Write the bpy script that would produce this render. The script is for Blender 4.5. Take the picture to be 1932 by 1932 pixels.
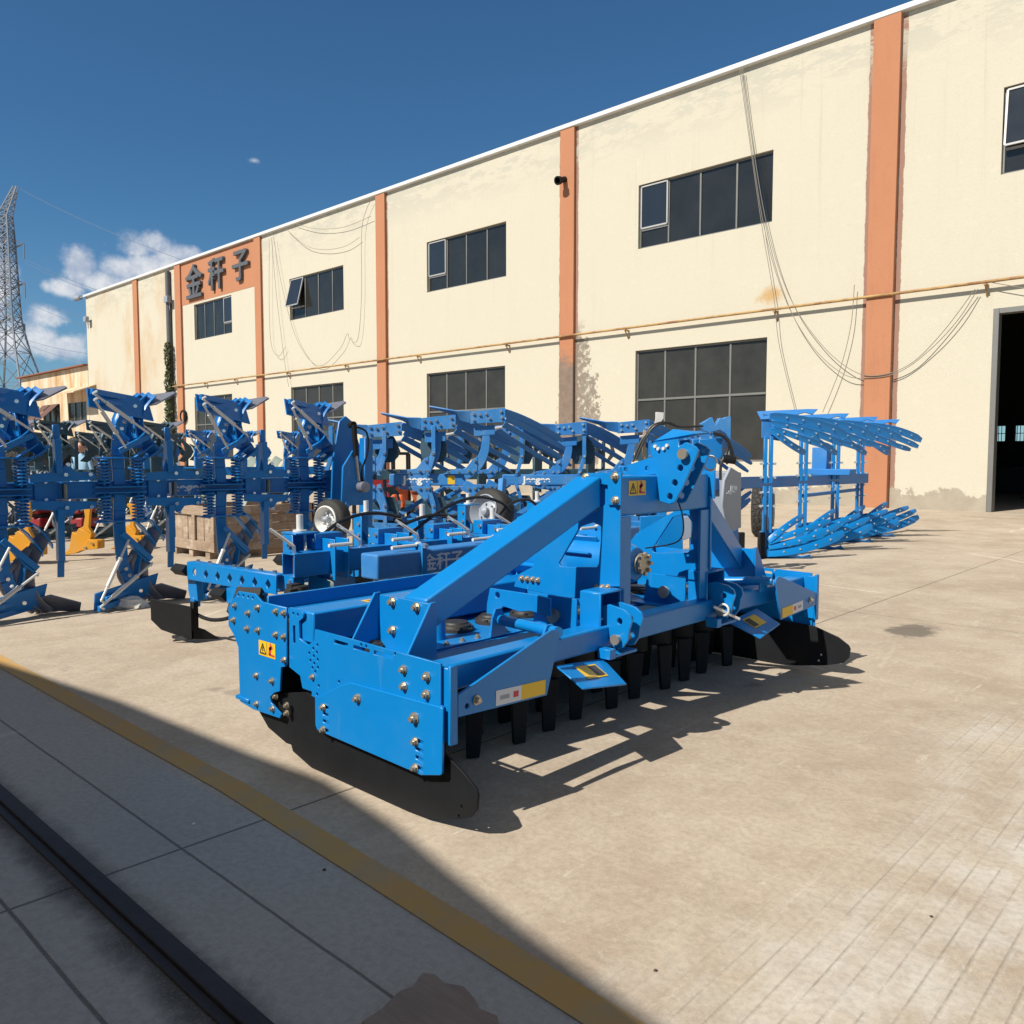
import bpy, bmesh, math, random
from math import sin, cos, pi, radians as R
from mathutils import Vector as V, Matrix
random.seed(7)
for o in list(bpy.data.objects): bpy.data.objects.remove(o)
S = bpy.context.scene; COL = S.collection

# ---------------------------------------------------------------- camera
F = 1560.; CX = 966.; HC = 1.35
pitch = math.atan(104/F); yaw = R(46.87)
fw = V((-cos(yaw)*cos(pitch), sin(yaw)*cos(pitch), -sin(pitch)))
rt = V((sin(yaw), cos(yaw), 0)); upv = rt.cross(fw)
CAM = V((0, 0, HC))
cd = bpy.data.cameras.new('camera'); cam = bpy.data.objects.new('camera', cd); COL.objects.link(cam)
cd.sensor_width = 36; cd.lens = F/1932*36; cd.clip_end = 3000; cd.clip_start = 0.05
m = Matrix((rt, upv, -fw)).transposed().to_4x4(); m.translation = CAM; cam.matrix_world = m
S.camera = cam
S.render.resolution_x = S.render.resolution_y = 1024

def ray(x, y): return fw + rt*((x-CX)/F) + upv*((CX-y)/F)
def gz(x, y, z=0.): r = ray(x, y); return CAM + r*((z-HC)/r.z)      # point on a level plane
def gy(x, y, Y): r = ray(x, y); return CAM + r*(Y/r.y)              # point on a wall-parallel plane
def gx(x, y, X): r = ray(x, y); return CAM + r*(X/r.x)
FH = V((-cos(yaw), sin(yaw), 0))
def pd(x, y, d): r = ray(x, y); return CAM + r*(d/r.dot(FH))        # point at a depth d
def ZF(x0, y0, s): return lambda x, y: ((x0+s*x)*1932/2268, (y0+s*y)*1932/2268)
Z1 = ZF(500, 880, 800/1932); Z2 = ZF(1100, 880, 800/1932); Z3 = ZF(500, 1280, 700/1932)
Z5 = ZF(360, 1150, 360/1932); Z7 = ZF(700, 1100, 550/1932); Z8 = ZF(0, 1060, 420/1932)
ZC = ZF(750, 880, 300/1932); ZR = ZF(1650, 880, 450/1932); Z6 = ZF(1380, 900, 350/1932)
ZA = ZF(0, 800, 600/1932)

# ---------------------------------------------------------------- world, sun, exposure
SUN_AZ, SUN_EL = 82., 44.        # the way the light travels, seen from above; height of the sun
S.view_settings.view_transform = 'Standard'; S.view_settings.look = 'None'
S.view_settings.exposure = 0.62; S.view_settings.gamma = 1
W = bpy.data.worlds.new('World'); S.world = W; W.use_nodes = True
nt = W.node_tree; nt.nodes.clear()
def N(t, **k):
    n = nt.nodes.new(t)
    for a, b in k.items(): setattr(n, a, b)
    return n
def lk(a, b): nt.links.new(a, b)
def mth(op, a, b=None, c=None, clamp=False):
    n = N('ShaderNodeMath', operation=op, use_clamp=clamp)
    for i, v in enumerate((a, b, c)):
        if v is None: continue
        if isinstance(v, (int, float)): n.inputs[i].default_value = v
        else: lk(v, n.inputs[i])
    return n.outputs[0]
def mixc(f, a, b, bt='MIX'):
    n = N('ShaderNodeMix', data_type='RGBA', blend_type=bt)
    for i, v in ((0, f), (6, a), (7, b)):
        if isinstance(v, (int, float)): n.inputs[i].default_value = v
        elif isinstance(v, tuple): n.inputs[i].default_value = (*v[:3], 1)
        else: lk(v, n.inputs[i])
    return n.outputs[2]
def ramp(f, stops):
    n = N('ShaderNodeValToRGB'); cr = n.color_ramp
    while len(cr.elements) < len(stops): cr.elements.new(0.5)
    for e, (p, c) in zip(cr.elements, stops): e.position = p; e.color = (c, c, c, 1) if isinstance(c, (int, float)) else (*c, 1)
    lk(f, n.inputs[0]); return n.outputs[0]
def noise(vec, scale, detail=4, rough=.55, dist=0.):
    n = N('ShaderNodeTexNoise'); n.inputs['Scale'].default_value = scale; n.inputs['Detail'].default_value = detail
    n.inputs['Roughness'].default_value = rough; n.inputs['Distortion'].default_value = dist
    if vec is not None: lk(vec, n.inputs['Vector'])
    return n.outputs[0]
def smooth(f, a, b):
    n = N('ShaderNodeMapRange', interpolation_type='SMOOTHSTEP'); n.inputs[1].default_value = a; n.inputs[2].default_value = b
    lk(f, n.inputs[0]); return n.outputs[0]

sky = N('ShaderNodeTexSky', sky_type='NISHITA', sun_disc=False)
sky.sun_elevation = R(SUN_EL); sky.sun_rotation = R(180+90-SUN_AZ); sky.air_density = 1.0; sky.dust_density = .25; sky.ozone_density = 3.
skyc = mixc(1., sky.outputs[0], (.46, .82, 1.02), 'MULTIPLY')
gen = N('ShaderNodeTexCoord').outputs['Generated']
sep = N('ShaderNodeSeparateXYZ'); lk(gen, sep.inputs[0])
az = mth('ARCTAN2', sep.outputs[1], mth('MULTIPLY', sep.outputs[0], -1.)); el = mth('ARCSINE', sep.outputs[2])
n1 = noise(gen, 26, 7, .6); n2 = noise(gen, 9, 3, .5)
def azel(x, y): d = ray(x, y).normalized(); return math.atan2(d.y, -d.x), math.asin(d.z)
dens = None
for (x, y, w, h) in ((262, 462, 60, 34), (305, 505, 105, 46), (200, 535, 75, 30), (150, 500, 36, 42), (130, 545, 40, 22), (360, 480, 34, 20), (345, 520, 60, 30), (225, 505, 45, 32),
                     (95, 600, 42, 30), (80, 640, 62, 40), (120, 650, 62, 30), (20, 650, 60, 40), (-20, 520, 50, 80), (480, 303, 34, 13), (-160, 640, 160, 70), (-300, 560, 120, 60)):
    a0, e0 = azel(x, y); wa = w/F*.95; ha = h/F*.95
    d = mth('SQRT', mth('ADD', mth('POWER', mth('DIVIDE', mth('SUBTRACT', az, a0), wa), 2.), mth('POWER', mth('DIVIDE', mth('SUBTRACT', el, e0), ha), 2.)))
    v = mth('SUBTRACT', 1.05 if h > 15 else .56, d)
    dens = v if dens is None else mth('MAXIMUM', dens, v)
dens = mth('ADD', dens, mth('MULTIPLY', mth('SUBTRACT', n1, .5), 2.0))
cl = smooth(dens, .12, .78)
shade = smooth(noise(gen, 34, 5, .6), .3, .7)
cloudc = mixc(shade, (4.6, 5.4, 7.0), (9.6, 9.7, 9.9))
horiz = smooth(el, .30, .0)
skyc = mixc(mth('MULTIPLY', horiz, .30), skyc, (3.2, 4.6, 6.4))
sky_fill = mth('SUBTRACT', mth('MULTIPLY', sep.outputs[2], .93), mth('MULTIPLY', sep.outputs[1], .36))   # bright sky added high up on the sun's side to fill the shade
skyc = mixc(mth('MULTIPLY', smooth(sky_fill, .55, .95), .9), skyc, (5.1, 4.75, 4.2))
skyc = mixc(mth('MULTIPLY', cl, .92), skyc, cloudc)
bg = N('ShaderNodeBackground'); bg.inputs[1].default_value = .057; lk(skyc, bg.inputs[0])
wo = N('ShaderNodeOutputWorld'); lk(bg.outputs[0], wo.inputs[0])

sd = bpy.data.lights.new('sun', 'SUN'); sd.energy = 4.2; sd.angle = R(.53); sd.color = (1, .94, .84)
sun = bpy.data.objects.new('sun', sd); COL.objects.link(sun)
LD = V((cos(R(SUN_AZ))*cos(R(SUN_EL)), sin(R(SUN_AZ))*cos(R(SUN_EL)), -sin(R(SUN_EL))))
sun.rotation_euler = LD.to_track_quat('-Z', 'Y').to_euler(); sun.location = (-2, -10, 12)

# ---------------------------------------------------------------- materials
M = {}
def mat(name):
    global nt
    mm = bpy.data.materials.new(name); mm.use_nodes = True; nt = mm.node_tree; M[name] = mm
    return nt.nodes['Principled BSDF']
def setv(b, **k):
    for a, v in k.items():
        a = a.replace('_', ' ')
        if isinstance(v, (int, float)): b.inputs[a].default_value = v
        elif isinstance(v, tuple): b.inputs[a].default_value = (*v, 1)
        else: lk(v, b.inputs[a])
def bump(b, h, strength=.2, dist=.01):
    n = N('ShaderNodeBump'); n.inputs['Strength'].default_value = strength; n.inputs['Distance'].default_value = dist
    lk(h, n.inputs['Height']); lk(n.outputs[0], b.inputs['Normal'])
def pos(): return N('ShaderNodeNewGeometry').outputs['Position']
def sepx(v):
    n = N('ShaderNodeSeparateXYZ'); lk(v, n.inputs[0]); return n.outputs
def scl(v, s):
    n = N('ShaderNodeMapping'); n.inputs['Scale'].default_value = s; lk(v, n.inputs[0]); return n.outputs[0]
def simple(name, c, rough=.5, metal=0., var=.12, bmp=.0, sc=6., spec=.5):
    b = mat(name); p = pos(); f = noise(p, sc, 5, .6)
    setv(b, Base_Color=mixc(f, tuple(x*(1-var) for x in c), tuple(min(1, x*(1+var)) for x in c)), Metallic=metal,
         Roughness=mth('ADD', rough-.08, mth('MULTIPLY', noise(p, sc*2.3, 4), .16)))
    b.inputs['Specular IOR Level'].default_value = spec
    if bmp: bump(b, noise(p, sc*14, 4), bmp, .004)
    return b
def paint(name, c, rough=.33, dust=.10, peel=.2):
    b = mat(name); p = pos(); b.inputs['Specular IOR Level'].default_value = .5
    d = smooth(noise(p, 3.1, 6, .65), .45, .8); d = mth('MULTIPLY', d, dust)
    v = mth('ADD', mth('MULTIPLY', noise(p, 1.7, 3), .55), mth('MULTIPLY', noise(p, 150, 3, .7), .45))
    run = mth('MULTIPLY', smooth(noise(scl(p, (14, 14, 1.3)), 1.6, 5, .7), .60, .75), dust*1.3); sc = mth('MULTIPLY', smooth(noise(scl(p, (3, 17, 9)), 3.3, 5, .8, .4), .70, .73), .5)
    base = mixc(v, tuple(x*.84 for x in c), tuple(x*1.16 for x in c))
    base = mixc(run, base, (.30, .31, .29)); base = mixc(sc, base, (.10, .24, .42) if c[2] > c[0] else (.3, .28, .25))
    setv(b, Base_Color=mixc(d, base, (.16, .27, .38) if c[2] > c[0] else (.32, .33, .32)), Roughness=mth('ADD', rough, mth('MULTIPLY', d, .8)))
    bump(b, noise(p, 260, 3), peel*.8, .002)
paint('blue_paint', (.001, .178, .495), .34, .08); paint('blue_paint_worn', (.02, .17, .47), .5, .3)
paint('plough_blue', (.002, .155, .46), .36, .14); paint('sky_blue_paint', (.03, .19, .48), .5, .55)
paint('teal_paint', (.018, .06, .09), .5, .25); paint('yellow_paint', (.55, .25, .012), .5, .15)
paint('orange_paint', (.62, .12, .03), .5, .15); paint('dark_orange_paint', (.34, .075, .02), .55, .25); paint('red_paint', (.25, .012, .015), .5, .2)
paint('pale_green_paint', (.34, .40, .34), .5, .3); paint('grey_paint', (.26, .29, .34), .45, .15)
simple('black_steel', (.0095, .0105, .0125), .55, 0, .35, .25, 9., .2); simple('rubber', (.022, .021, .02), .75, 0, .3, .2, 20.)
simple('cast_black', (.03, .028, .026), .5, 0, .3, .3, 30.)
simple('steel', (.42, .40, .36), .34, 1., .25, .05, 20.); simple('chrome', (.75, .76, .77), .2, .9, .06)
simple('brown_steel', (.46, .40, .31), .34, .7, .25, .1, 40.)
simple('share_steel', (.21, .22, .27), .42, .35, .3, .1, 12.); simple('galvanised', (.62, .62, .6), .5, .15, .12)
simple('white_paint', (.78, .78, .75), .45, 0, .06); simple('label_yellow', (.72, .45, .02), .4, 0, .05); simple('label_white', (.6, .62, .66), .4, 0, .04)
simple('label_black', (.03, .025, .02), .5); simple('label_red', (.5, .04, .05), .5); simple('letter_grey', (.085, .09, .10), .55, .0, .1)
simple('letter_pale', (.58, .62, .68), .5); simple('rope', (.42, .32, .2), .8); simple('hose_black', (.012, .012, .013), .45)
simple('stone_white', (.72, .70, .66), .8, 0, .2, .6, 14.); simple('roof_white', (.60, .60, .59), .5, 0, .12); simple('window_frame', (.17, .17, .16), .5, .3)
simple('window_frame_pale', (.4, .4, .39), .5, .3)
simple('dark_inside', (.05, .05, .048), .9); simple('pylon_steel', (.16, .18, .21), .6, .2); simple('wire_grey', (.20, .18, .15), .7); simple('power_wire', (.10, .14, .20), .6)
simple('awning_brown', (.11, .05, .035), .7, 0, .3); simple('red_roof', (.22, .085, .05), .8, 0, .4); simple('skin', (.5, .26, .17), .5); simple('shirt', (.25, .42, .55), .8); simple('hair', (.015, .012, .01), .6)
simple('concrete_wall', (.30, .29, .27), .9, 0, .2, .4, 4.); simple('leaf_green', (.05, .065, .02), .7, 0, .5, 0, 30.); simple('leaf_far', (.04, .07, .025), .8, 0, .6, 0, 2.); simple('bark', (.10, .07, .05), .9)
simple('sliver_dark', (.05, .042, .035), .8)
b = simple('glass_dark', (.02, .021, .02), .10, 0, .6, 0, .9, .5); b = simple('glass_blue', (.02, .026, .035), .1, 0, .2, 0, 1.2, .45)
b = mat('glass_grimy'); p = pos(); g = noise(p, 1.4, 5, .6)
setv(b, Base_Color=mixc(g, (.016, .016, .015), (.055, .052, .046)), Roughness=.2); b.inputs['Specular IOR Level'].default_value = .3

# concrete yard
b = mat('yard_concrete'); p = pos(); x, y, z = sepx(p)
big = noise(p, .22, 5, .6); mid = noise(p, 1.3, 6, .65); fine = noise(p, 38, 5, .7)
wob = mth('MULTIPLY', mth('SUBTRACT', noise(p, 2.2, 3), .5), .014)
base = mixc(smooth(big, .3, .7), (.335, .262, .192), (.455, .375, .29)); base = mixc(mth('MULTIPLY', smooth(mid, .38, .66), .55), base, (.50, .43, .325))
# pale scraped streaks along the yard, and the ribbed anti-slip strip
stretch = noise(scl(p, (7., .55, 1.)), 1.0, 5, .7)
ribzone = smooth(mth('ADD', x, mth('ADD', mth('MULTIPLY', mth('SUBTRACT', noise(p, .6, 4), .5), 1.5), mth('MULTIPLY', mth('SUBTRACT', noise(scl(p, (5, .4, 1)), 1., 4), .5), 1.3))), -1.35, -.55)
base = mixc(mth('MULTIPLY', ribzone, smooth(noise(p, 3., 6, .7), .3, .7)), base, (.53, .50, .45))
# fine ribs
ph = mth('FRACT', mth('MULTIPLY', mth('ADD', x, mth('MULTIPLY', wob, .30)), 1/.066))
groove = mth('MULTIPLY', smooth(mth('ABSOLUTE', mth('SUBTRACT', ph, .5)), .06, .015), mth('MULTIPLY', ribzone, smooth(noise(p, 2.3, 6, .75), .36, .54)))
base = mixc(mth('MULTIPLY', groove, .62), base, (.23, .20, .155))
ridge = mth('MULTIPLY', smooth(mth('ABSOLUTE', mth('SUBTRACT', ph, .66)), .075, .015), mth('MULTIPLY', ribzone, smooth(noise(p, 9., 6, .8), .45, .62)))
base = mixc(mth('MULTIPLY', ridge, .55), base, (.56, .54, .50))
scr = smooth(noise(scl(p, (9., 1.1, 1.)), 1.7, 7, .78, .5), .60, .70)
base = mixc(mth('MULTIPLY', scr, .62), base, (.62, .57, .50))
scr2 = smooth(noise(scl(p, (2.3, 6., 1.)), 2.9, 7, .78, .8), .62, .71)
base = mixc(mth('MULTIPLY', scr2, .45), base, (.60, .55, .47))
stain = smooth(noise(p, .55, 5, .7, .5), .58, .72); base = mixc(mth('MULTIPLY', stain, .42), base, (.24, .19, .135))
br = smooth(noise(scl(p, (1.6, .8, 1)), .8, 7, .72, 1.2), .42, .66); base = mixc(mth('MULTIPLY', br, .26), base, (.275, .205, .135)); mo = smooth(noise(p, 3.4, 7, .78, .8), .47, .60); base = mixc(mth('MULTIPLY', mo, .24), base, (.52, .46, .37)); mo2 = smooth(noise(p, 4.9, 7, .8, 1.), .53, .62); base = mixc(mth('MULTIPLY', mo2, .20), base, (.24, .19, .135))
pat = smooth(noise(p, 7.5, 6, .75, .4), .5, .72); base = mixc(mth('MULTIPLY', pat, .30), base, (.60, .53, .42))
spk = smooth(noise(p, 16., 4, .7), .60, .70); base = mixc(mth('MULTIPLY', spk, .28), base, (.26, .21, .16))
spot = smooth(noise(p, 1.9, 3, .5), .70, .75); base = mixc(mth('MULTIPLY', spot, .45), base, (.16, .13, .10))
def line(c, at, w, amt=1.):
    d = mth('ABSOLUTE', mth('SUBTRACT', mth('ADD', c, wob), at)); return mth('MULTIPLY', smooth(d, w, w*.35), amt)
shade_tint = smooth(mth('ADD', y, mth('MULTIPLY', wob, 4.)), 1.60, 1.50)  # grey tone of the foreground shade, painted into the concrete up to the yellow line
base = mixc(mth('MULTIPLY', shade_tint, .72), base, (.36, .358, .345))
do = mth('ADD', mth('POWER', mth('DIVIDE', mth('SUBTRACT', x, -2.078), .20), 2.), mth('POWER', mth('DIVIDE', mth('SUBTRACT', y, 6.767), .34), 2.)); do = mth('ADD', mth('SQRT', do), mth('MULTIPLY', mth('SUBTRACT', noise(p, 5., 5, .7), .5), 1.8)); base = mixc(mth('MULTIPLY', smooth(do, 1.05, .6), .8), base, (.075, .062, .05))
j = line(y, 1.243, .007, .8)
for nn in (line(y, .712, .008, .85), line(x, -2.727, .008, .9), line(x, -9.7, .014, .7), line(x, 4.2, .012, .7), line(y, 7.25, .012, .5), line(y, 14.2, .02, .6), line(y, 20.6, .03, .5), line(x, -16.7, .02, .5)): j = mth('MAXIMUM', j, nn)
base = mixc(mth('MULTIPLY', j, .85), base, (.035, .03, .025))
grime = smooth(mth('ADD', mth('ABSOLUTE', mth('SUBTRACT', y, .92)), mth('MULTIPLY', mth('SUBTRACT', noise(p, 5., 5, .7), .5), .16)), .135, .02)
base = mixc(mth('MULTIPLY', grime, .85), base, (.018, .015, .013))
base = mixc(mth('MULTIPLY', smooth(fine, .38, .66), .26), base, (.17, .145, .115))
grit = smooth(noise(p, 130, 3, .8), .56, .66); base = mixc(mth('MULTIPLY', grit, .30), base, (.62, .56, .47))
crk = N('ShaderNodeTexVoronoi'); crk.feature = 'DISTANCE_TO_EDGE'; crk.inputs['Scale'].default_value = .33; dv = N('ShaderNodeMix', data_type='VECTOR'); dv.inputs[0].default_value = .12; lk(p, dv.inputs[4]); nz = N('ShaderNodeTexNoise'); nz.inputs['Scale'].default_value = 1.6; nz.inputs['Detail'].default_value = 6; lk(p, nz.inputs['Vector']); lk(nz.outputs[1], dv.inputs[5]); lk(dv.outputs[1], crk.inputs['Vector'])
cr_ = mth('MULTIPLY', smooth(crk.outputs['Distance'], .006, .001), smooth(noise(p, .45, 3), .52, .62)); base = mixc(mth('MULTIPLY', cr_, .6), base, (.66, .60, .5))
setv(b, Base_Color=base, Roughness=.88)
hh = mth('ADD', mth('MULTIPLY', fine, .25), mth('SUBTRACT', mth('MULTIPLY', mid, .3), mth('ADD', mth('MULTIPLY', groove, .8), mth('MULTIPLY', j, 1.5))))
bump(b, hh, .5, .006)

b = mat('yellow_marking'); p = pos(); f = smooth(noise(p, 5., 6, .7), .25, .62)
setv(b, Base_Color=mixc(mth('ADD', .18, mth('MULTIPLY', f, .62)), (.31, .265, .19), (.52, .285, .055)), Roughness=.8); bump(b, noise(p, 40, 4), .3, .004)
b = mat('rusty_rail'); p = pos(); setv(b, Base_Color=mixc(noise(p, 14, 6, .7), (.018, .014, .014), (.06, .045, .042)), Roughness=.6, Metallic=.3); bump(b, noise(p, 40, 4), .3, .004)
b = mat('brown_board'); p = pos(); setv(b, Base_Color=mixc(noise(scl(p, (1, 7, 1)), 5, 6, .7), (.15, .105, .08), (.36, .28, .225)), Roughness=.9); bump(b, noise(p, 60, 4), .4, .004)

# rendered factory wall: cream, blotchy, peeled near the ground and around one pilaster
PXE = ((-8.341, -7.666, .16), (-18.924, -18.304, .10), (-29.326, -28.701, .04), (-39.532, -38.929, .04), (-48.655, -47.935, .05), (-54.612, -53.971, .04))
def wallmat(name, cream, patchX):
    b = mat(name); p = pos(); x, y, z = sepx(p)
    f = noise(p, .5, 6, .65); base = mixc(f, tuple(c*.95 for c in cream), cream)
    st = smooth(noise(scl(p, (2.2, 1, .35)), .9, 6, .7), .55, .8)
    base = mixc(mth('MULTIPLY', st, .22), base, (.40, .33, .21))
    base = mixc(mth('MULTIPLY', smooth(noise(p, 13, 5, .75), .5, .68), .16), base, (.36, .30, .21)); base = mixc(mth('MULTIPLY', smooth(noise(p, 3.2, 6, .8), .57, .66), .13), base, (.66, .62, .52))
    rs = mth('MULTIPLY', smooth(noise(scl(p, (3.4, 1, .10)), 1.5, 6, .72), .56, .74), smooth(z, 3., 12.)); base = mixc(mth('MULTIPLY', rs, .34), base, (.36, .31, .22))
    eds = None
    for xa_, xb_, w_ in PXE:
        for e_ in (xa_-w_*.45, xb_+w_*.45):
            d_ = mth('ABSOLUTE', mth('SUBTRACT', x, e_)); eds = d_ if eds is None else mth('MINIMUM', eds, d_)
    eg = smooth(mth('ADD', eds, mth('MULTIPLY', mth('SUBTRACT', noise(scl(p, (1, 1, .5)), 4.5, 6, .75), .5), .12)), .075, .055); base = mixc(mth('MULTIPLY', eg, .8), base, (.21, .075, .05))
    top = mth('MULTIPLY', smooth(z, 10.7, 12.3), smooth(noise(scl(p, (.5, 1, 1.6)), 1.3, 7, .78), .47, .535)); base = mixc(mth('MULTIPLY', top, .9), base, (.42, .40, .33))
    left = mth('MULTIPLY', smooth(x, -47., -52.), smooth(noise(scl(p, (.8, 1, .4)), .5, 5, .7), .42, .72)); base = mixc(mth('MULTIPLY', left, .55), base, (.42, .24, .09))
    pl = smooth(mth('ADD', z, mth('MULTIPLY', mth('SUBTRACT', noise(p, 1.6, 7, .68), .5), 1.9)), .50, .44)
    base = mixc(pl, base, mixc(noise(p, 3, 5), (.25, .21, .16), (.40, .36, .29)))
    if patchX is not None:
        dx = mth('ABSOLUTE', mth('SUBTRACT', x, patchX))
        q = mth('ADD', mth('SUBTRACT', dx, mth('MULTIPLY', smooth(z, 6., 2.), .65)), mth('MULTIPLY', mth('SUBTRACT', noise(p, 2.4, 7, .72), .5), 2.2))
        q = mth('MULTIPLY', smooth(q, .30, .22), smooth(z, 6.2, 5.4)); q = mth('MULTIPLY', q, smooth(noise(p, 5.5, 6, .75), .36, .5)); base = mixc(mth('MULTIPLY', q, .92), base, mixc(noise(p, 9, 6, .75), (.085, .065, .052), (.30, .25, .20)))
    d = mth('ADD', mth('POWER', mth('DIVIDE', mth('ADD', x, 11.1), .55), 2.), mth('POWER', mth('DIVIDE', mth('SUBTRACT', z, 6.0), .32), 2.))
    d = mth('ADD', mth('SQRT', d), mth('MULTIPLY', mth('SUBTRACT', noise(p, 4., 5, .7), .5), 1.6))
    base = mixc(mth('MULTIPLY', smooth(d, 1.1, .1), .75), base, (.42, .23, .05))
    setv(b, Base_Color=base, Roughness=.92); bump(b, noise(p, 22, 5, .6), .35, .012)
wallmat('wall_cream', (.512, .475, .382), -18.15)
b = mat('pilaster_orange'); p = pos(); x, y, z = sepx(p)
base = mixc(noise(p, .7, 5), (.37, .157, .078), (.43, .188, .096)); base = mixc(mth('MULTIPLY', smooth(noise(scl(p, (3, 1, .4)), 1.6, 6, .75), .5, .68), .28), base, (.30, .13, .075)); base = mixc(mth('MULTIPLY', smooth(noise(p, 12, 5, .75), .52, .7), .2), base, (.25, .11, .065))
lo = mth('MULTIPLY', smooth(mth('ADD', z, mth('MULTIPLY', mth('SUBTRACT', noise(p, 2.2, 6, .7), .5), 3.)), 5.2, 4.4), smooth(mth('ABSOLUTE', mth('ADD', x, 18.7)), 2., 1.5))
base = mixc(mth('MULTIPLY', lo, .95), base, mixc(noise(p, 5, 6, .75), (.085, .065, .052), (.27, .21, .165)))
setv(b, Base_Color=base, Roughness=.9); bump(b, noise(p, 22, 5, .6), .3, .01)
b = mat('rusty_sheet'); p = pos(); x, y, z = sepx(p)
w = mth('SINE', mth('MULTIPLY', x, 2*pi/.22))
f = smooth(noise(scl(p, (1.2, 1, .25)), .75, 6, .72), .40, .66)
base = mixc(f, (.62, .52, .38), mixc(noise(p, 1.2, 5), (.36, .17, .05), (.55, .36, .18)))
setv(b, Base_Color=base, Roughness=.8); bump(b, w, .5, .03)
b = mat('pipe_ochre'); p = pos(); setv(b, Base_Color=mixc(smooth(noise(scl(p, (.6, 1, 1)), 3, 6, .7), .4, .65), (.40, .26, .10), (.22, .10, .04)), Roughness=.7)
b = mat('crate_wood'); p = pos(); g = noise(scl(p, (1.5, 1.5, 9)), 3.4, 6, .7)
base = mixc(g, (.15, .105, .075), (.47, .36, .26)); base = mixc(mth('MULTIPLY', smooth(noise(p, 4.7, 6, .75), .52, .62), .5), base, (.55, .46, .38)); base = mixc(mth('MULTIPLY', smooth(noise(p, 2.6, 5, .7), .5, .7), .5), base, (.12, .075, .05))
setv(b, Base_Color=base, Roughness=.9); bump(b, g, .5, .01)
b = mat('tread_rubber'); p = pos(); v = N('ShaderNodeTexVoronoi'); v.feature = 'DISTANCE_TO_EDGE'; v.inputs['Scale'].default_value = 11.; lk(p, v.inputs['Vector'])
setv(b, Base_Color=mixc(noise(p, 9, 5), (.02, .019, .018), (.045, .042, .038)), Roughness=.8); bump(b, smooth(v.outputs['Distance'], .0, .16), 1., .02)

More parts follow.
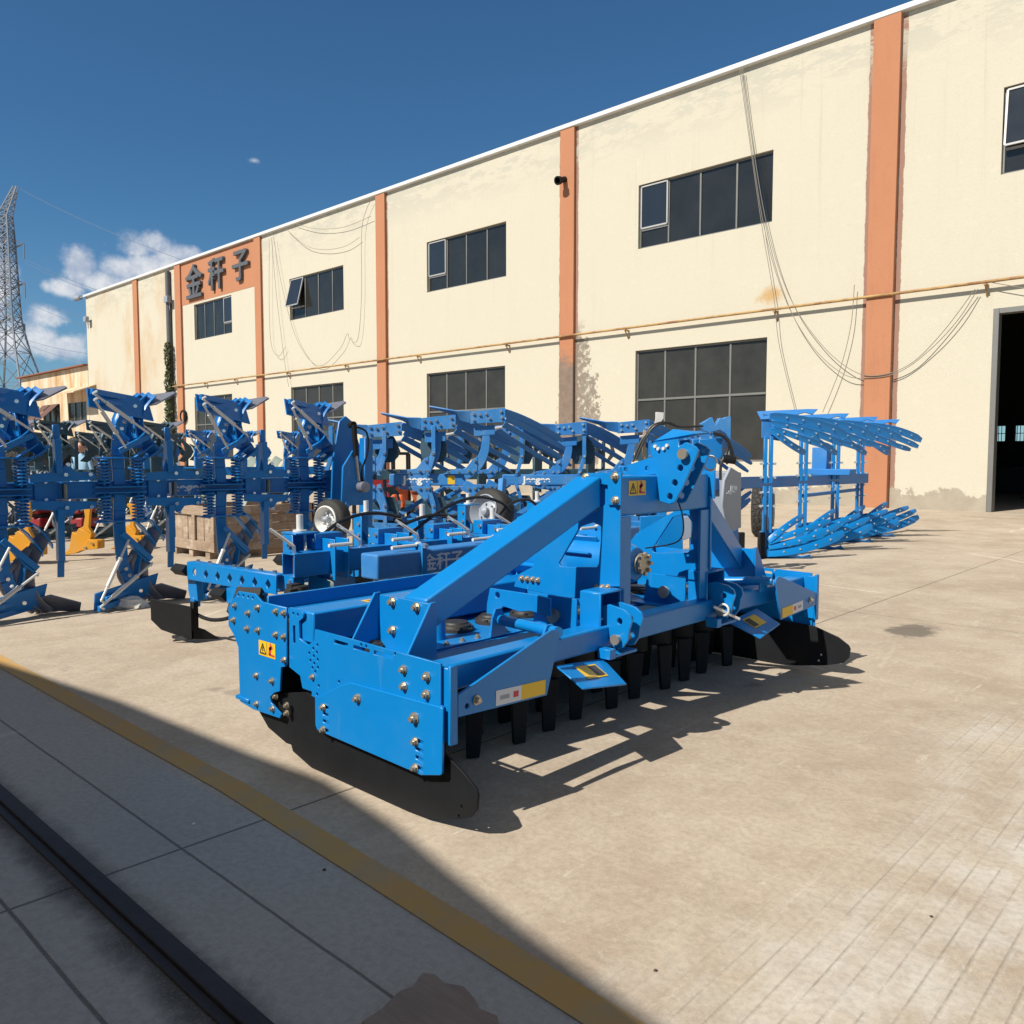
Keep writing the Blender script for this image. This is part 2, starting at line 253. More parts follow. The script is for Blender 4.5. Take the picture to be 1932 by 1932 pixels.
# ---------------------------------------------------------------- building blocks
class MB:
    def __init__(s): s.v = []; s.f = []
    def add(s, vs, fs):
        n = len(s.v); s.v += [tuple(a) for a in vs]; s.f += [tuple(n+i for i in q) for q in fs]; return s
    def hexa(s, c): return s.add(c, [(0, 3, 2, 1), (4, 5, 6, 7), (0, 1, 5, 4), (1, 2, 6, 5), (2, 3, 7, 6), (3, 0, 4, 7)])
    def box(s, x0, x1, y0, y1, z0, z1):
        return s.hexa([(x0, y0, z0), (x1, y0, z0), (x1, y1, z0), (x0, y1, z0), (x0, y0, z1), (x1, y0, z1), (x1, y1, z1), (x0, y1, z1)])
    def beam(s, p, q, w, h, up=(0, 0, 1)):            # bar from p to q, w across, h along up
        p = V(p); q = V(q); d = (q-p).normalized(); a = d.cross(V(up)).normalized(); u = a.cross(d)
        a = a*w/2; u = u*h/2
        return s.hexa([p-a-u, p+a-u, p+a+u, p-a+u, q-a-u, q+a-u, q+a+u, q-a+u])
    def cyl(s, p, q, r, n=14, r2=None):
        p = V(p); q = V(q); d = (q-p).normalized(); a = d.orthogonal().normalized(); b_ = d.cross(a); r2 = r if r2 is None else r2
        vs = [p+(a*cos(2*pi*i/n)+b_*sin(2*pi*i/n))*r for i in range(n)]+[q+(a*cos(2*pi*i/n)+b_*sin(2*pi*i/n))*r2 for i in range(n)]
        return s.add(vs, [tuple(range(n))[::-1], tuple(range(n, 2*n))]+[(i, (i+1) % n, n+(i+1) % n, n+i) for i in range(n)])
    def lathe(s, p, ax, prof, n=24, caps=True):                  # prof: (distance along axis, radius)
        p = V(p); d = V(ax).normalized(); a = d.orthogonal().normalized(); b_ = d.cross(a); vs = []
        for (t, r) in prof: vs += [p+d*t+(a*cos(2*pi*i/n)+b_*sin(2*pi*i/n))*max(r, 1e-4) for i in range(n)]
        fs = [(k*n+i, k*n+(i+1) % n, (k+1)*n+(i+1) % n, (k+1)*n+i) for k in range(len(prof)-1) for i in range(n)]
        if caps: fs += [tuple(range(n))[::-1], tuple(range((len(prof)-1)*n, len(prof)*n))]
        return s.add(vs, fs)
    def tube(s, pts, r, n=8):
        pts = [V(p) for p in pts]; vs = []; a = None
        for i, p in enumerate(pts):
            d = (pts[min(i+1, len(pts)-1)]-pts[max(i-1, 0)]).normalized()
            a = d.orthogonal().normalized() if a is None else (a-d*a.dot(d)).normalized()
            b_ = d.cross(a); vs += [p+(a*cos(2*pi*k/n)+b_*sin(2*pi*k/n))*r for k in range(n)]
        fs = [(i*n+k, i*n+(k+1) % n, (i+1)*n+(k+1) % n, (i+1)*n+k) for i in range(len(pts)-1) for k in range(n)]
        fs += [tuple(range(n))[::-1], tuple(range((len(pts)-1)*n, len(pts)*n))]
        return s.add(vs, fs)
    def prism(s, pts, t):                             # polygon swept by the vector t
        t = V(t); n = len(pts); pts = [V(p) for p in pts]
        return s.add(pts+[p+t for p in pts], [tuple(range(n))[::-1], tuple(range(n, 2*n))]+[(i, (i+1) % n, n+(i+1) % n, n+i) for i in range(n)])
    def plate(s, outer, holes, o, ea, eb, t):         # flat plate with real holes; 2-D outline in the frame o, ea, eb, thickness vector t
        bm = bmesh.new(); es = []
        for lp in [outer]+list(holes):
            vs = [bm.verts.new((a, c, 0)) for a, c in lp]; es += [bm.edges.new((vs[i], vs[(i+1) % len(vs)])) for i in range(len(vs))]
        bmesh.ops.triangle_fill(bm, use_beauty=True, use_dissolve=False, edges=es, normal=(0, 0, 1))
        bm.verts.index_update(); o = V(o); ea = V(ea); eb = V(eb); t = V(t)
        vs = [o+ea*v.co.x+eb*v.co.y for v in bm.verts]; n = len(vs)
        fs = [tuple(v.index for v in f.verts) for f in bm.faces]
        bd = [tuple(v.index for v in e.verts) for e in bm.edges if len(e.link_faces) == 1]
        bm.free()
        return s.add(vs+[v+t for v in vs], fs+[tuple(i+n for i in f[::-1]) for f in fs]+[(a, c, c+n, a+n) for a, c in bd])
    def sheet(s, rows, t):                            # curved sheet from rows of points, thickness t along its normals
        nr = len(rows); nc = len(rows[0]); P = [[V(p) for p in r] for r in rows]; A = []; B = []
        for i in range(nr):
            for k in range(nc):
                du = P[min(i+1, nr-1)][k]-P[max(i-1, 0)][k]; dv = P[i][min(k+1, nc-1)]-P[i][max(k-1, 0)]
                nn = du.cross(dv)
                nn = nn.normalized() if nn.length > 1e-9 else V((0, 0, 1))
                A.append(P[i][k]+nn*t/2); B.append(P[i][k]-nn*t/2)
        n = nr*nc; fs = []
        for i in range(nr-1):
            for k in range(nc-1):
                q = (i*nc+k, i*nc+k+1, (i+1)*nc+k+1, (i+1)*nc+k); fs += [q, tuple(n+z for z in q[::-1])]
        bd = [k for k in range(nc)]+[i*nc+nc-1 for i in range(1, nr)]+[(nr-1)*nc+k for k in range(nc-2, -1, -1)]+[i*nc for i in range(nr-2, 0, -1)]
        fs += [(bd[i], bd[(i+1) % len(bd)], n+bd[(i+1) % len(bd)], n+bd[i]) for i in range(len(bd))]
        return s.add(A+B, fs)
    def build(s, name, m_, parent=None, bev=0., smooth_=35, seg=1):
        me = bpy.data.meshes.new(name); o = parent.matrix_world.translation if False else None
        off = parent['_o'] if parent is not None and '_o' in parent else (0, 0, 0)
        me.from_pydata([(a-off[0], b_-off[1], c-off[2]) for a, b_, c in s.v], [], s.f)
        bm = bmesh.new(); bm.from_mesh(me); bmesh.ops.recalc_face_normals(bm, faces=bm.faces); bm.to_mesh(me); bm.free()
        for p in me.polygons: p.use_smooth = True
        me.set_sharp_from_angle(angle=R(smooth_))
        me.materials.append(M[m_] if isinstance(m_, str) else m_)
        ob = bpy.data.objects.new(name, me); COL.objects.link(ob)
        if parent is not None: ob.parent = parent; ob['_o'] = off
        if bev:
            md = ob.modifiers.new('bevel', 'BEVEL'); md.width = bev; md.segments = seg; md.limit_method = 'ANGLE'; md.angle_limit = R(40); md.harden_normals = False
        return ob
def tag(o, label, cat, group=None):
    o['label'] = label; o['category'] = cat
    if group: o['group'] = group
    return o
def struct(o, kind='structure', label=None):
    o['kind'] = kind
    if label: o['label'] = label
    return o
def thing(name, label, cat, loc=(0, 0, 0), group=None):
    o = bpy.data.objects.new(name, None); COL.objects.link(o); o.location = loc; o['_o'] = tuple(loc); o.empty_display_size = .2
    return tag(o, label, cat, group)
def inst(mesh_ob, loc, parent, rot=None, scale=None):  # one more copy of a small part
    c = mesh_ob.copy(); COL.objects.link(c); off = parent['_o'] if '_o' in parent else (0, 0, 0)
    c.parent = parent; c.location = V(loc)-V(off)
    if rot is not None: c.rotation_euler = rot
    if scale: c.scale = (scale,)*3
    return c
def circ(c, r, n=10): return [(c[0]+r*cos(2*pi*i/n), c[1]+r*sin(2*pi*i/n)) for i in range(n)]
def text(name, body, size, m_, loc, rot, parent=None, depth=.004, bold=0., sx=1., align='CENTER'):
    cu = bpy.data.curves.new(name, 'FONT'); cu.body = body; cu.size = size; cu.extrude = depth; cu.offset = bold; cu.align_x = align; cu.align_y = 'CENTER'
    t = bpy.data.objects.new(name, cu); COL.objects.link(t); bpy.context.view_layer.update()
    me = bpy.data.meshes.new_from_object(t.evaluated_get(bpy.context.evaluated_depsgraph_get())); me.name = name
    bpy.data.objects.remove(t); me.materials.clear(); me.materials.append(M[m_])
    o = bpy.data.objects.new(name, me); COL.objects.link(o)
    off = parent['_o'] if parent is not None and '_o' in parent else (0, 0, 0)
    o.location = V(loc)-V(off); o.rotation_euler = rot; o.scale = (sx, 1, 1)
    if parent is not None: o.parent = parent
    return o
FACE_Y = (R(90), 0, 0); FACE_X = (R(90), 0, R(90))
def sag(p, q, drop, n=14):
    p = V(p); q = V(q); return [p.lerp(q, i/n)-V((0, 0, drop*4*(i/n)*(1-i/n))) for i in range(n+1)]
def smoothpath(pts, k=6):
    pts = [V(p) for p in pts]; out = []
    for i in range(len(pts)-1):
        p0 = pts[max(i-1, 0)]; p1 = pts[i]; p2 = pts[i+1]; p3 = pts[min(i+2, len(pts)-1)]
        for j_ in range(k):
            t = j_/k; out.append(.5*((2*p1)+(p2-p0)*t+(2*p0-5*p1+4*p2-p3)*t*t+(3*p1-p0-3*p2+p3)*t**3))
    return out+[pts[-1]]

# ================================================================ the setting
YW = 22.76                                                     # plane of the factory front
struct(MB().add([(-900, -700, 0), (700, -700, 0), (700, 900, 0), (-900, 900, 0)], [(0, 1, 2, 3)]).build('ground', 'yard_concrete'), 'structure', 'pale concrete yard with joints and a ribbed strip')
YL = ((-40, 1.60), (-5.6, 1.622), (-3.1, 1.626), (-2.06, 1.586), (-1.28, 1.549), (-.5, 1.513), (3, 1.36)); vs = []
for X, Yc in YL: vs += [(X, Yc-.054, .004), (X, Yc+.054, .004)]
struct(MB().add(vs, [(2*i, 2*i+2, 2*i+3, 2*i+1) for i in range(len(YL)-1)]).build('yellow_line', 'yellow_marking'), 'structure', 'worn yellow line painted on the concrete')
g = MB(); g.box(-30, 8, .925, .968, .002, .020); g.box(-30, 8, .895, .925, .002, .008); g.box(-30, 8, .968, .985, .002, .010)
tag(g.build('floor_rail', 'rusty_rail', None, .003), 'dark rusty steel rail let into the concrete floor in the foreground shade', 'rail')
pts = [gz(*ZF(800, 1450, 1468/1932)(*q), .004) for q in ((60, 1130), (0, 1080), (60, 1040), (110, 990), (150, 975), (180, 935), (215, 940), (245, 965), (300, 975), (330, 1010), (345, 1040), (395, 1060), (400, 1085), (330, 1140))]
tag(MB().prism(pts, (0, 0, .009)).build('board_scrap', 'brown_board', None, .002), 'brown torn board scrap lying flat on the shaded floor at the photo bottom', 'board')
# low workshop behind the viewer: its gable end shades the foreground
Y0 = -2.8; sl = math.tan(R(SUN_EL))/sin(R(SUN_AZ)); shf = 1/math.tan(R(SUN_AZ))
prof = []
for (sx_, sy_) in ((-14., 1.0), (-6.124, 1.61), (-4.621, 1.808), (-3.408, 1.879), (-2.87, 1.935), (-2.316, 1.862), (-1.907, 1.769), (-1.512, 1.690), (-1.037, 1.612), (3., 1.0)):
    prof.append((sx_-(sy_-Y0)*shf, (sy_-Y0)*sl))
t = thing('workshop', 'low gabled workshop behind the viewer whose roof edge shades the foreground floor', 'workshop', (-3.3, Y0, 0))
MB().prism([(prof[0][0], Y0, 0)]+[(a, Y0, c) for a, c in prof]+[(prof[-1][0], Y0, 0)], (0, -9, 0)).build('body', 'concrete_wall', t)

# ---------------------------------------------------------------- factory hall
def wx(x, y): p = gy(x, y, YW); return p.x, p.z
hall = thing('factory_hall', 'long cream rendered factory hall with orange pilasters and dark windows', 'factory', (-30, YW, 0))
ROOF = 12.62; XL = wx(163, 600)[0]; XR = 16.
def win(x0, x1, ya, yb):
    a, z1 = wx(x0, ya); _, z0 = wx(x0, yb); b_, _ = wx(x1, ya); return [a, b_, z0, z1]
WIN = {'U1': win(1205, 1458, 350, 470), 'U2': win(805, 955, 460, 553), 'U3': win(546, 648, 530, 607), 'U4': win(366, 437, 578, 645),
       'L1': win(1199, 1447, 662, 870), 'L2': win(805, 953, 705, 700), 'L3': win(549, 648, 731, 700), 'L4': win(367, 438, 750, 700)}
for k in ('L2', 'L3', 'L4'): WIN[k][2] = WIN['L1'][2]
WIN['U0'] = [wx(1893, 200)[0], wx(1893, 200)[0]+4.6, wx(1893, 328)[1], wx(1893, 163)[1]]
for k, w_ in WIN.items():
    if k[0] == 'U': w_[2] = WIN['U1'][2]; w_[3] = WIN['U1'][3]
DX0 = wx(1870, 700)[0]; DZ = wx(1870, 583)[1]; DX1 = DX0+4.6
holes = [[(a, c), (b_, c), (b_, d), (a, d)] for a, b_, c, d in WIN.values()]
outer = [(XL, -.2), (DX0, -.2), (DX0, DZ), (DX1, DZ), (DX1, -.2), (XR, -.2), (XR, ROOF), (XL, ROOF)]
MB().plate(outer, holes, (0, YW, 0), (1, 0, 0), (0, 0, 1), (0, .28, 0)).build('front_wall', 'wall_cream', hall)
YB = YW+19
bw = MB(); hh = [[(-9.55+.72*i, 2.05), (-9.2+.72*i, 2.05), (-9.2+.72*i, 2.72), (-9.55+.72*i, 2.72)] for i in range(12)]
bw.plate([(XL, -.2), (XR, -.2), (XR, ROOF), (XL, ROOF)], hh, (0, YB, 0), (1, 0, 0), (0, 0, 1), (0, .25, 0)).build('rear_wall', 'dark_inside', hall)
sw = MB(); sw.box(XL, XL+.25, YW+.281, YB-.001, -.1, ROOF); sw.box(XR-.25, XR, YW+.281, YB-.001, -.1, ROOF); sw.build('side_wall', 'wall_cream', hall)
MB().box(XL-.1, XR+.1, YW-.16, YB+.3, ROOF+.002, ROOF+.16).build('roof', 'roof_white', hall, .02)
bars = MB()
for i in range(12):
    bars.box(-9.55+.72*i, -9.2+.72*i, YB-.05, YB-.01, 2.37, 2.40)
    for k in (.11, .23): bars.box(-9.55+.72*i+k-.012, -9.55+.72*i+k+.012, YB-.08, YB-.052, 2.05, 2.72)
bars.build('window_bars', 'dark_inside', hall)
im = MB()                                                       # dark clutter and columns inside the open hall
for i in range(4): im.box(-6.2+3*i, -5.95+3*i, YW+8, YW+8.3, 0, 10)
for i in range(6): im.cyl((-8.1+1.3*i, YW+3+i*.3, 7.5), (-8.1+1.3*i+.3, YW+3+i*.3, 3.8+.5*(i % 3)), .03, 6)
for i in range(9): im.box(-10+2.1*i, -9+2.1*i+random.random(), YW+9+random.random()*5, YW+16, 0, .6+random.random()*.9)
im.build('indoor_columns', 'dark_inside', hall)
fr = MB(); fr.box(DX0+.002, DX0+.13, YW-.02, YW+.26, 0, DZ-.002); fr.box(DX0+.131, DX1-.002, YW-.02, YW+.26, DZ-.13, DZ-.002); fr.build('door_frame', 'window_frame', hall, .01)
# pilasters
pil = [(1640, 1690, 500, .30), (1060, 1086, 500, .24), (713, 730, 500, .24), (484.5, 496, 600, .22), (335, 345.5, 650, .22), (254, 262, 600, .2)]
PX = []
for a, b_, yy, dp in pil:
    x0 = wx(a, yy)[0]; x1 = wx(b_, yy)[0]; PX.append((x0, x1))
    MB().box(x0, x1, YW-dp*.5, YW-.001, -.1, ROOF-.002).build('pilaster', 'pilaster_orange', hall, .012)
# the orange name panel with its raised characters
px0 = PX[4][1]; px1 = PX[3][0]; pz = wx(345, 580)[1]
MB().box(px0+.002, px1-.002, YW-.012, YW-.001, WIN['U4'][3]+.12, ROOF-.004).build('name_panel', 'pilaster_orange', hall)
for ch, x, y, hgt in (('金', 366.5, 537, 66), ('秆', 408.5, 520.5, 62), ('子', 454, 503.5, 62)):
    p = gy(x, y, YW-.12); s_ = hgt*(p-CAM).dot(FH)/F
    text('sign_letter', ch, s_*1.0, 'letter_grey', (p.x, YW-.10, p.z), FACE_Y, hall, .085, .016*s_, 1.0)
# windows: frame, panes, mullions
def window(key, cols, glass, split=None, sash=None, row=None):
    x0, x1, z0, z1 = WIN[key]; w_ = MB(); Yf = YW+.10; t_ = .055
    w_.box(x0+.002, x1-.002, Yf, Yf+.07, z0+.002, z0+t_); w_.box(x0+.002, x1-.002, Yf, Yf+.07, z1-t_, z1-.002)
    w_.box(x0+.002, x0+t_, Yf, Yf+.07, z0+t_+.001, z1-t_-.001); w_.box(x1-t_, x1-.002, Yf, Yf+.07, z0+t_+.001, z1-t_-.001)
    xs = [x0+(x1-x0)*c for c in cols]
    for xx in xs: w_.box(xx-.03, xx+.03, Yf-.004, Yf+.066, z0+t_+.001, z1-t_-.001)
    if row is not None:
        zz = z0+(z1-z0)*row; w_.box(x0+t_+.001, x1-t_-.001, Yf-.01, Yf+.06, zz-.035, zz+.035)
    f_ = w_.build('window', 'window_frame', hall, .006)
    ex_ = [x0+.004]+xs+[x1-.004]; rw = random.Random(key)
    for a, b_ in zip(ex_, ex_[1:]):
        t1 = rw.uniform(-.012, .012); MB().prism([(a, Yf+.03, z0+.004), (b_, Yf+.03+t1*(b_-a), z0+.004), (b_, Yf+.03+t1*(b_-a)+rw.uniform(-.01, .01), z1-.004), (a, Yf+.03+rw.uniform(-.01, .01), z1-.004)], (0, .012, 0)).build('pane', glass, f_)
    if split is not None:
        a, b_ = split; xa = x0+(x1-x0)*a+.03; xb = x0+(x1-x0)*b_-.03; zs = z0+(z1-z0)*.32
        s_ = MB(); c = ((xa, z1-.06), (xb, z1-.06), (xb, zs), (xa, zs))
        def P(x_, z_): return V((x_, Yf-.03-(sash or 0)*(z1-z_), z_))
        for i in range(4):
            p, q = P(*c[i]), P(*c[(i+1) % 4]); s_.beam(p, q, .05, .055, (0, 1, 0))
        s_.build('sash', 'window_frame_pale', f_, .004)
        MB().prism([P(*q) for q in c], (0, .012, 0)).build('sash_pane', 'glass_blue', f_)
        MB().box(xa, xb, Yf-.012, Yf+.058, zs-.075, zs-.015).build('transom', 'window_frame_pale', f_)
window('U1', (.235, .48, .745), 'glass_dark', (.01, .235), 0.)
window('U2', (.25, .5, .755), 'glass_dark', (.01, .245), 0.)
window('U3', (.27, .52, .775), 'glass_dark', (.01, .26), .26)
window('U4', (.25, .5, .76), 'glass_dark', (.77, .99), 0.)
window('U0', (.25, .5, .75), 'glass_dark', (.01, .25), .10)
window('L1', (.235, .475, .735), 'glass_grimy', row=.555); window('L2', (.25, .5, .755), 'glass_grimy', row=.555)
window('L3', (.27, .52, .775), 'glass_grimy', row=.555); window('L4', (.25, .5, .76), 'glass_grimy', row=.555)
# gas pipe on brackets
pz = gy(1500, 578, YW-.19).z; pipe = MB(); pipe.cyl((wx(322, 728)[0], YW-.19, pz), (XR, YW-.19, pz), .038, 12)
pt = tag(pipe.build('wall_pipe', 'pipe_ochre'), 'long ochre gas pipe on small brackets along the cream factory wall', 'pipe')
for x in (1857, 1461, 1180, 955, 787, 650, 540, 440, 383):
    p = gy(x, 600, YW-.19); k = MB(); k.box(p.x-.03, p.x+.03, YW-.24, YW-.002, pz-.085, pz-.039); k.beam((p.x, YW-.2, pz-.08), (p.x, YW-.01, pz-.32), .03, .03, (1, 0, 0)); k.build('bracket', 'pipe_ochre', pt)
# slack cables on the wall
def cable(pp, label, r=.0095, m_='wire_grey', grp=None):
    pts = smoothpath([gy(a, b_, YW-.172-.006*(i % 2)) for i, (a, b_) in enumerate(pp)], 8)
    return tag(MB().tube(pts, r, 6).build('wall_cable', m_), label, 'cable', grp)
cable(((1395, 128), (1412, 250), (1438, 430), (1450, 500), (1462, 575), (1470, 650), (1500, 775)), 'slack grey cable dropping from the eaves past the big upper window to the ploughs')
cable(((1398, 128), (1414, 250), (1442, 430), (1480, 560), (1530, 650), (1590, 705), (1640, 713), (1700, 700), (1760, 655), (1810, 600), (1845, 545)), 'lower of two grey cables sagging in a wide loop across the large orange pilaster')
cable(((1401, 128), (1417, 250), (1448, 430), (1490, 560), (1550, 650), (1610, 700), (1660, 708), (1720, 685), (1780, 625), (1840, 545)), 'upper of two grey cables sagging in a wide loop across the large orange pilaster')
cable(((1612, 537), (1606, 610), (1590, 680), (1570, 735), (1552, 778)), 'short grey cable hanging beside the large orange pilaster down to the fan plough')
cable(((512, 448), (522, 560), (538, 690), (545, 730)), 'straight grey cable running down beside the open upper window')
cable(((516, 447), (532, 540), (560, 640), (600, 690), (640, 660), (655, 630), (660, 640), (675, 640), (682, 560), (683, 430), (700, 376)), 'grey cable looped from the eaves around the open upper window')
cable(((540, 432), (575, 462), (610, 471), (650, 465), (678, 448)), 'thin cable festooned above the open upper window')
cable(((557, 422), (600, 432), (650, 428), (700, 408)), 'thin cable festooned highest under the eaves')
cable(((508, 450), (508, 580), (512, 650), (525, 672), (538, 655)), 'short loose cable end hanging left of the open upper window')
cable(((1858, 530), (1900, 538), (1950, 545), (2000, 540)), 'short cable strung from the pipe bracket to the right over the doorway')
# vent cowl, lamps, round wall pipe, downspout with creeper
p = gy(1065, 338, YW-.15); k = MB(); k.lathe((p.x, YW-.13, p.z), (0, -1, -.35), [(0, .10), (.28, .10), (.30, .14), (.42, .15), (.42, .11), (.2, .09)], 18)
tag(k.build('wall_vent', 'black_steel'), 'small dark vent cowl sticking out of the orange pilaster near the eaves', 'vent')
for x, y, lb in ((168, 605, 'small grey floodlight near the far left corner of the factory wall'), (322, 568, 'small grey floodlight beside the creeper covered downspout')):
    p = gy(x, y, YW-.1); k = MB(); k.box(p.x-.22, p.x+.22, YW-.42, YW-.18, p.z-.1, p.z+.25); k.beam((p.x, YW-.2, p.z), (p.x, YW-.001, p.z-.1), .08, .08); k.prism([(p.x-.05, YW-.2, p.z-.1), (p.x+.05, YW-.2, p.z-.1), (p.x, YW-.2, p.z-.6)], (0, .05, 0))
    tag(k.build('floodlight', 'grey_paint', None, .01), lb, 'lamp')
p = gy(156, 563, YW); k = MB(); k.lathe(p+V((.9, -.1, 0)), (-1, 0, .06), [(0, .05), (1.0, .05), (1.05, .16), (1.9, .2), (2.0, .08)], 12)
tag(k.build('street_lamp', 'grey_paint'), 'dark lamp head reaching out from the far roof corner against the sky', 'lamp')
p = gy(343, 785, YW-.2); k = MB(); k.lathe((p.x, YW-.002, p.z), (0, -1, 0), [(0, .34), (.16, .36), (.16, .30), (.02, .28)], 20); tag(k.build('flue_pipe', 'black_steel'), 'round open flue pipe end low on the second orange pilaster', 'pipe')
p0 = gy(316, 512, YW-.15); p1 = gy(317, 815, YW-.15)
dsp = MB(); dsp.cyl((p0.x, YW-.15, p0.z), (p0.x, YW-.15, 0), .15, 12); tag(dsp.build('downspout', 'letter_grey'), 'grey downspout on the far part of the factory wall', 'downspout')
iv = MB(); rr = random.Random(3)
for i in range(2600):
    z = max(0., (rr.random()**1.25)*8.2); w_ = .16+.22*max(0, 1-z/7)*rr.random()+.1*abs(sin(z*1.9)); a = rr.random()*pi
    c = V((p0.x+.06+(rr.random()*2-1)*w_*1.25, YW-.17-abs(sin(a))*w_*.9, z)); s_ = .05+.06*rr.random()
    u = V((rr.gauss(0, 1), rr.gauss(0, .6), rr.gauss(0, 1))).normalized(); v = u.cross(V((rr.gauss(0, 1), rr.gauss(0, 1), rr.gauss(0, 1)))).normalized()
    iv.add([c-u*s_, c+v*s_*.6, c+u*s_, c-v*s_*.6], [(0, 1, 2, 3)])
tag(iv.build('creeper', 'leaf_green'), 'dark green creeper climbing the grey downspout on the factory wall', 'plant')

# ---------------------------------------------------------------- rusty lower annex at the far left
ann = thing('annex_shed', 'low rust streaked sheet metal annex with brown awnings at the far left', 'shed', (-66, YW, 0))
YA = YW-.02; q = gy(163, 690, YA); zt = q.z; xa = gy(40, 715, YA).x; xb = XL-.01
def ax(x, y): p = gy(x, y, YA); return p.x, p.z
hl = []
for x0, x1, ya, yb in ((47, 74, 770, 808), (80.5, 113, 766, 803), (128, 163, 761, 800)):
    a, zz1 = ax(x0, ya); c, zz0 = ax(x0, yb); hl.append((a, ax(x1, ya)[0], zz0, zz1))
MB().plate([(xa, -.1), (xb, -.1), (xb, zt), (xa, zt)], [[(a, c), (b_, c), (b_, d), (a, d)] for a, b_, c, d in hl], (0, YA, 0), (1, 0, 0), (0, 0, 1), (0, .15, 0)).build('wall', 'rusty_sheet', ann)
MB().box(xa-30, xb, YA+6.01, YA+6.2, 0, zt-2).build('rear_wall', 'dark_inside', ann)
MB().prism([(xa-.4, YA-.35, zt), (xb, YA-.35, zt), (xb, YA+6.5, zt+.5), (xa-.4, YA+6.5, zt+.5)], (0, 0, .09)).build('roof', 'red_roof', ann); MB().prism([(xa-30, YA-.1, zt-2.2), (xa-.01, YA-.1, zt-2.2), (xa-.01, YA+6, zt-1.9), (xa-30, YA+6, zt-1.9)], (0, 0, .12)).build('lean_to_roof', 'red_roof', ann)
k = MB()
for i in range(4): k.box(xa-.4-7*i, xa-.1-7*i, YA, YA+.3, 0, zt-2.25)
k.build('column', 'rusty_sheet', ann)
for i, (a, b_, c, d) in enumerate(hl):
    f_ = MB()
    for u in (0, .33, .66, 1): f_.box(a+(b_-a)*u-.05, a+(b_-a)*u+.05, YA+.03, YA+.09, c, d)
    f_ = f_.build('window', 'window_frame', ann); MB().box(a, b_, YA+.10, YA+.12, c, d).build('pane', 'glass_grimy', f_)
a, b_, c, d = hl[1]
for u in (0.02, .52):
    x0 = a+(b_-a)*u; x1 = a+(b_-a)*(u+.42); MB().prism([(x0, YA-.03, d-.02), (x1, YA-.03, d-.02), (x1-.15, YA-1.7, c-.1), (x0-.15, YA-1.7, c-.1)], (0, .03, .05)).build('awning', 'awning_brown', ann)
a, b_, c, d = hl[2]
MB().prism([(a-.2, YA-1.5, d+.45), (b_+1.9, YA-1.5, d+.45), (b_+1.9, YA, d+1.0), (a-.2, YA, d+1.0)], (0, 0, .08)).build('canopy', 'rusty_sheet', ann)
# trees behind the sheds and opposite the hall (they show in the window glass)
def tree(px_, py_, base, h_, w_, n, label, seed):
    rr = random.Random(seed); t = thing('tree', label, 'tree', base, 'trees beyond the yard'); b0 = V(base)
    tr = MB(); tr.cyl(b0, b0+V((.2, .1, h_*.55)), h_*.03, 8, h_*.014)
    for i in range(5): a = rr.random()*6.28; tr.cyl(b0+V((.1, 0, h_*(.3+.05*i))), b0+V((cos(a)*w_*.6, sin(a)*w_*.6, h_*(.55+.06*i))), h_*.012, 6, h_*.004)
    tr.build('trunk', 'bark', t); cr = MB(); cl_ = [(V((rr.gauss(0, .42)*w_, rr.gauss(0, .42)*w_, h_*(.35+.6*rr.random()))), w_*(.25+.25*rr.random())) for _ in range(16)]
    for i in range(n):
        c0, r0 = rr.choice(cl_); dvec = V((rr.gauss(0, 1), rr.gauss(0, 1), rr.gauss(0, .8))).normalized()*r0*(.5+.5*rr.random()); c = b0+c0+dvec; s_ = h_*.022*(.6+rr.random())
        u = V((rr.gauss(0, 1), rr.gauss(0, 1), rr.gauss(0, 1))).normalized(); v = u.orthogonal().normalized()
        cr.add([c-u*s_, c+v*s_*.7, c+u*s_, c-v*s_*.7], [(0, 1, 2, 3)])
    cr.build('crown', 'leaf_far', t)
for i, (X, lb) in enumerate(((-78, 'leftmost dark tree behind the far annex shed'), (-88, 'dark bushy tree farther left behind the annex shed'))):
    tree(0, 0, (X, 33+6*i, 0), 7.5+i, 3.2, 1800, lb, 5+i)

# ---------------------------------------------------------------- electricity pylon and its wires
pyl = thing('electricity_pylon', 'tall grey lattice electricity pylon at the left edge under the clouds', 'pylon', tuple(pd(28, 880, 170))[:2]+(0,))
PB = V(pyl['_o']); D = 170.
def pyz(y): return HC+(862-y)/F*D
ex = rt; ey = FH
def half(z):
    lv = ((0, 5.6), (pyz(720), 4.1), (pyz(655), 2.3), (pyz(600), 1.55), (pyz(460), 1.15), (pyz(420), .95))
    for (za, ra), (zb, rb) in zip(lv, lv[1:]):
        if z <= zb: return ra+(rb-ra)*(z-za)/(zb-za)
    return lv[-1][1]
tw = MB(); zs = [0]
while zs[-1] < pyz(425): zs.append(zs[-1]+max(1.5, half(zs[-1])*1.55))
CN = ((-1, -1), (1, -1), (1, 1), (-1, 1))
def pc(z, c): h_ = half(z); return PB+ex*(c[0]*h_)+ey*(c[1]*h_)+V((0, 0, z))
for za, zb in zip(zs, zs[1:]):
    for i in range(4):
        c, d = CN[i], CN[(i+1) % 4]
        tw.beam(pc(za, c), pc(zb, c), .28, .28, ex); tw.beam(pc(za, c), pc(zb, d), .13, .13, ey+ex*.3); tw.beam(pc(za, d), pc(zb, c), .13, .13, ey+ex*.3); tw.beam(pc(zb, c), pc(zb, d), .12, .12)
tw.build('lattice_tower', 'pylon_steel', pyl)
zt_ = zs[-1]; pk = MB(); tip = PB+ex*2.4+V((0, 0, pyz(365)))
for c in CN: pk.beam(pc(zt_, c), tip+ex*c[0]*.3+ey*c[1]*.3, .2, .2, ey)
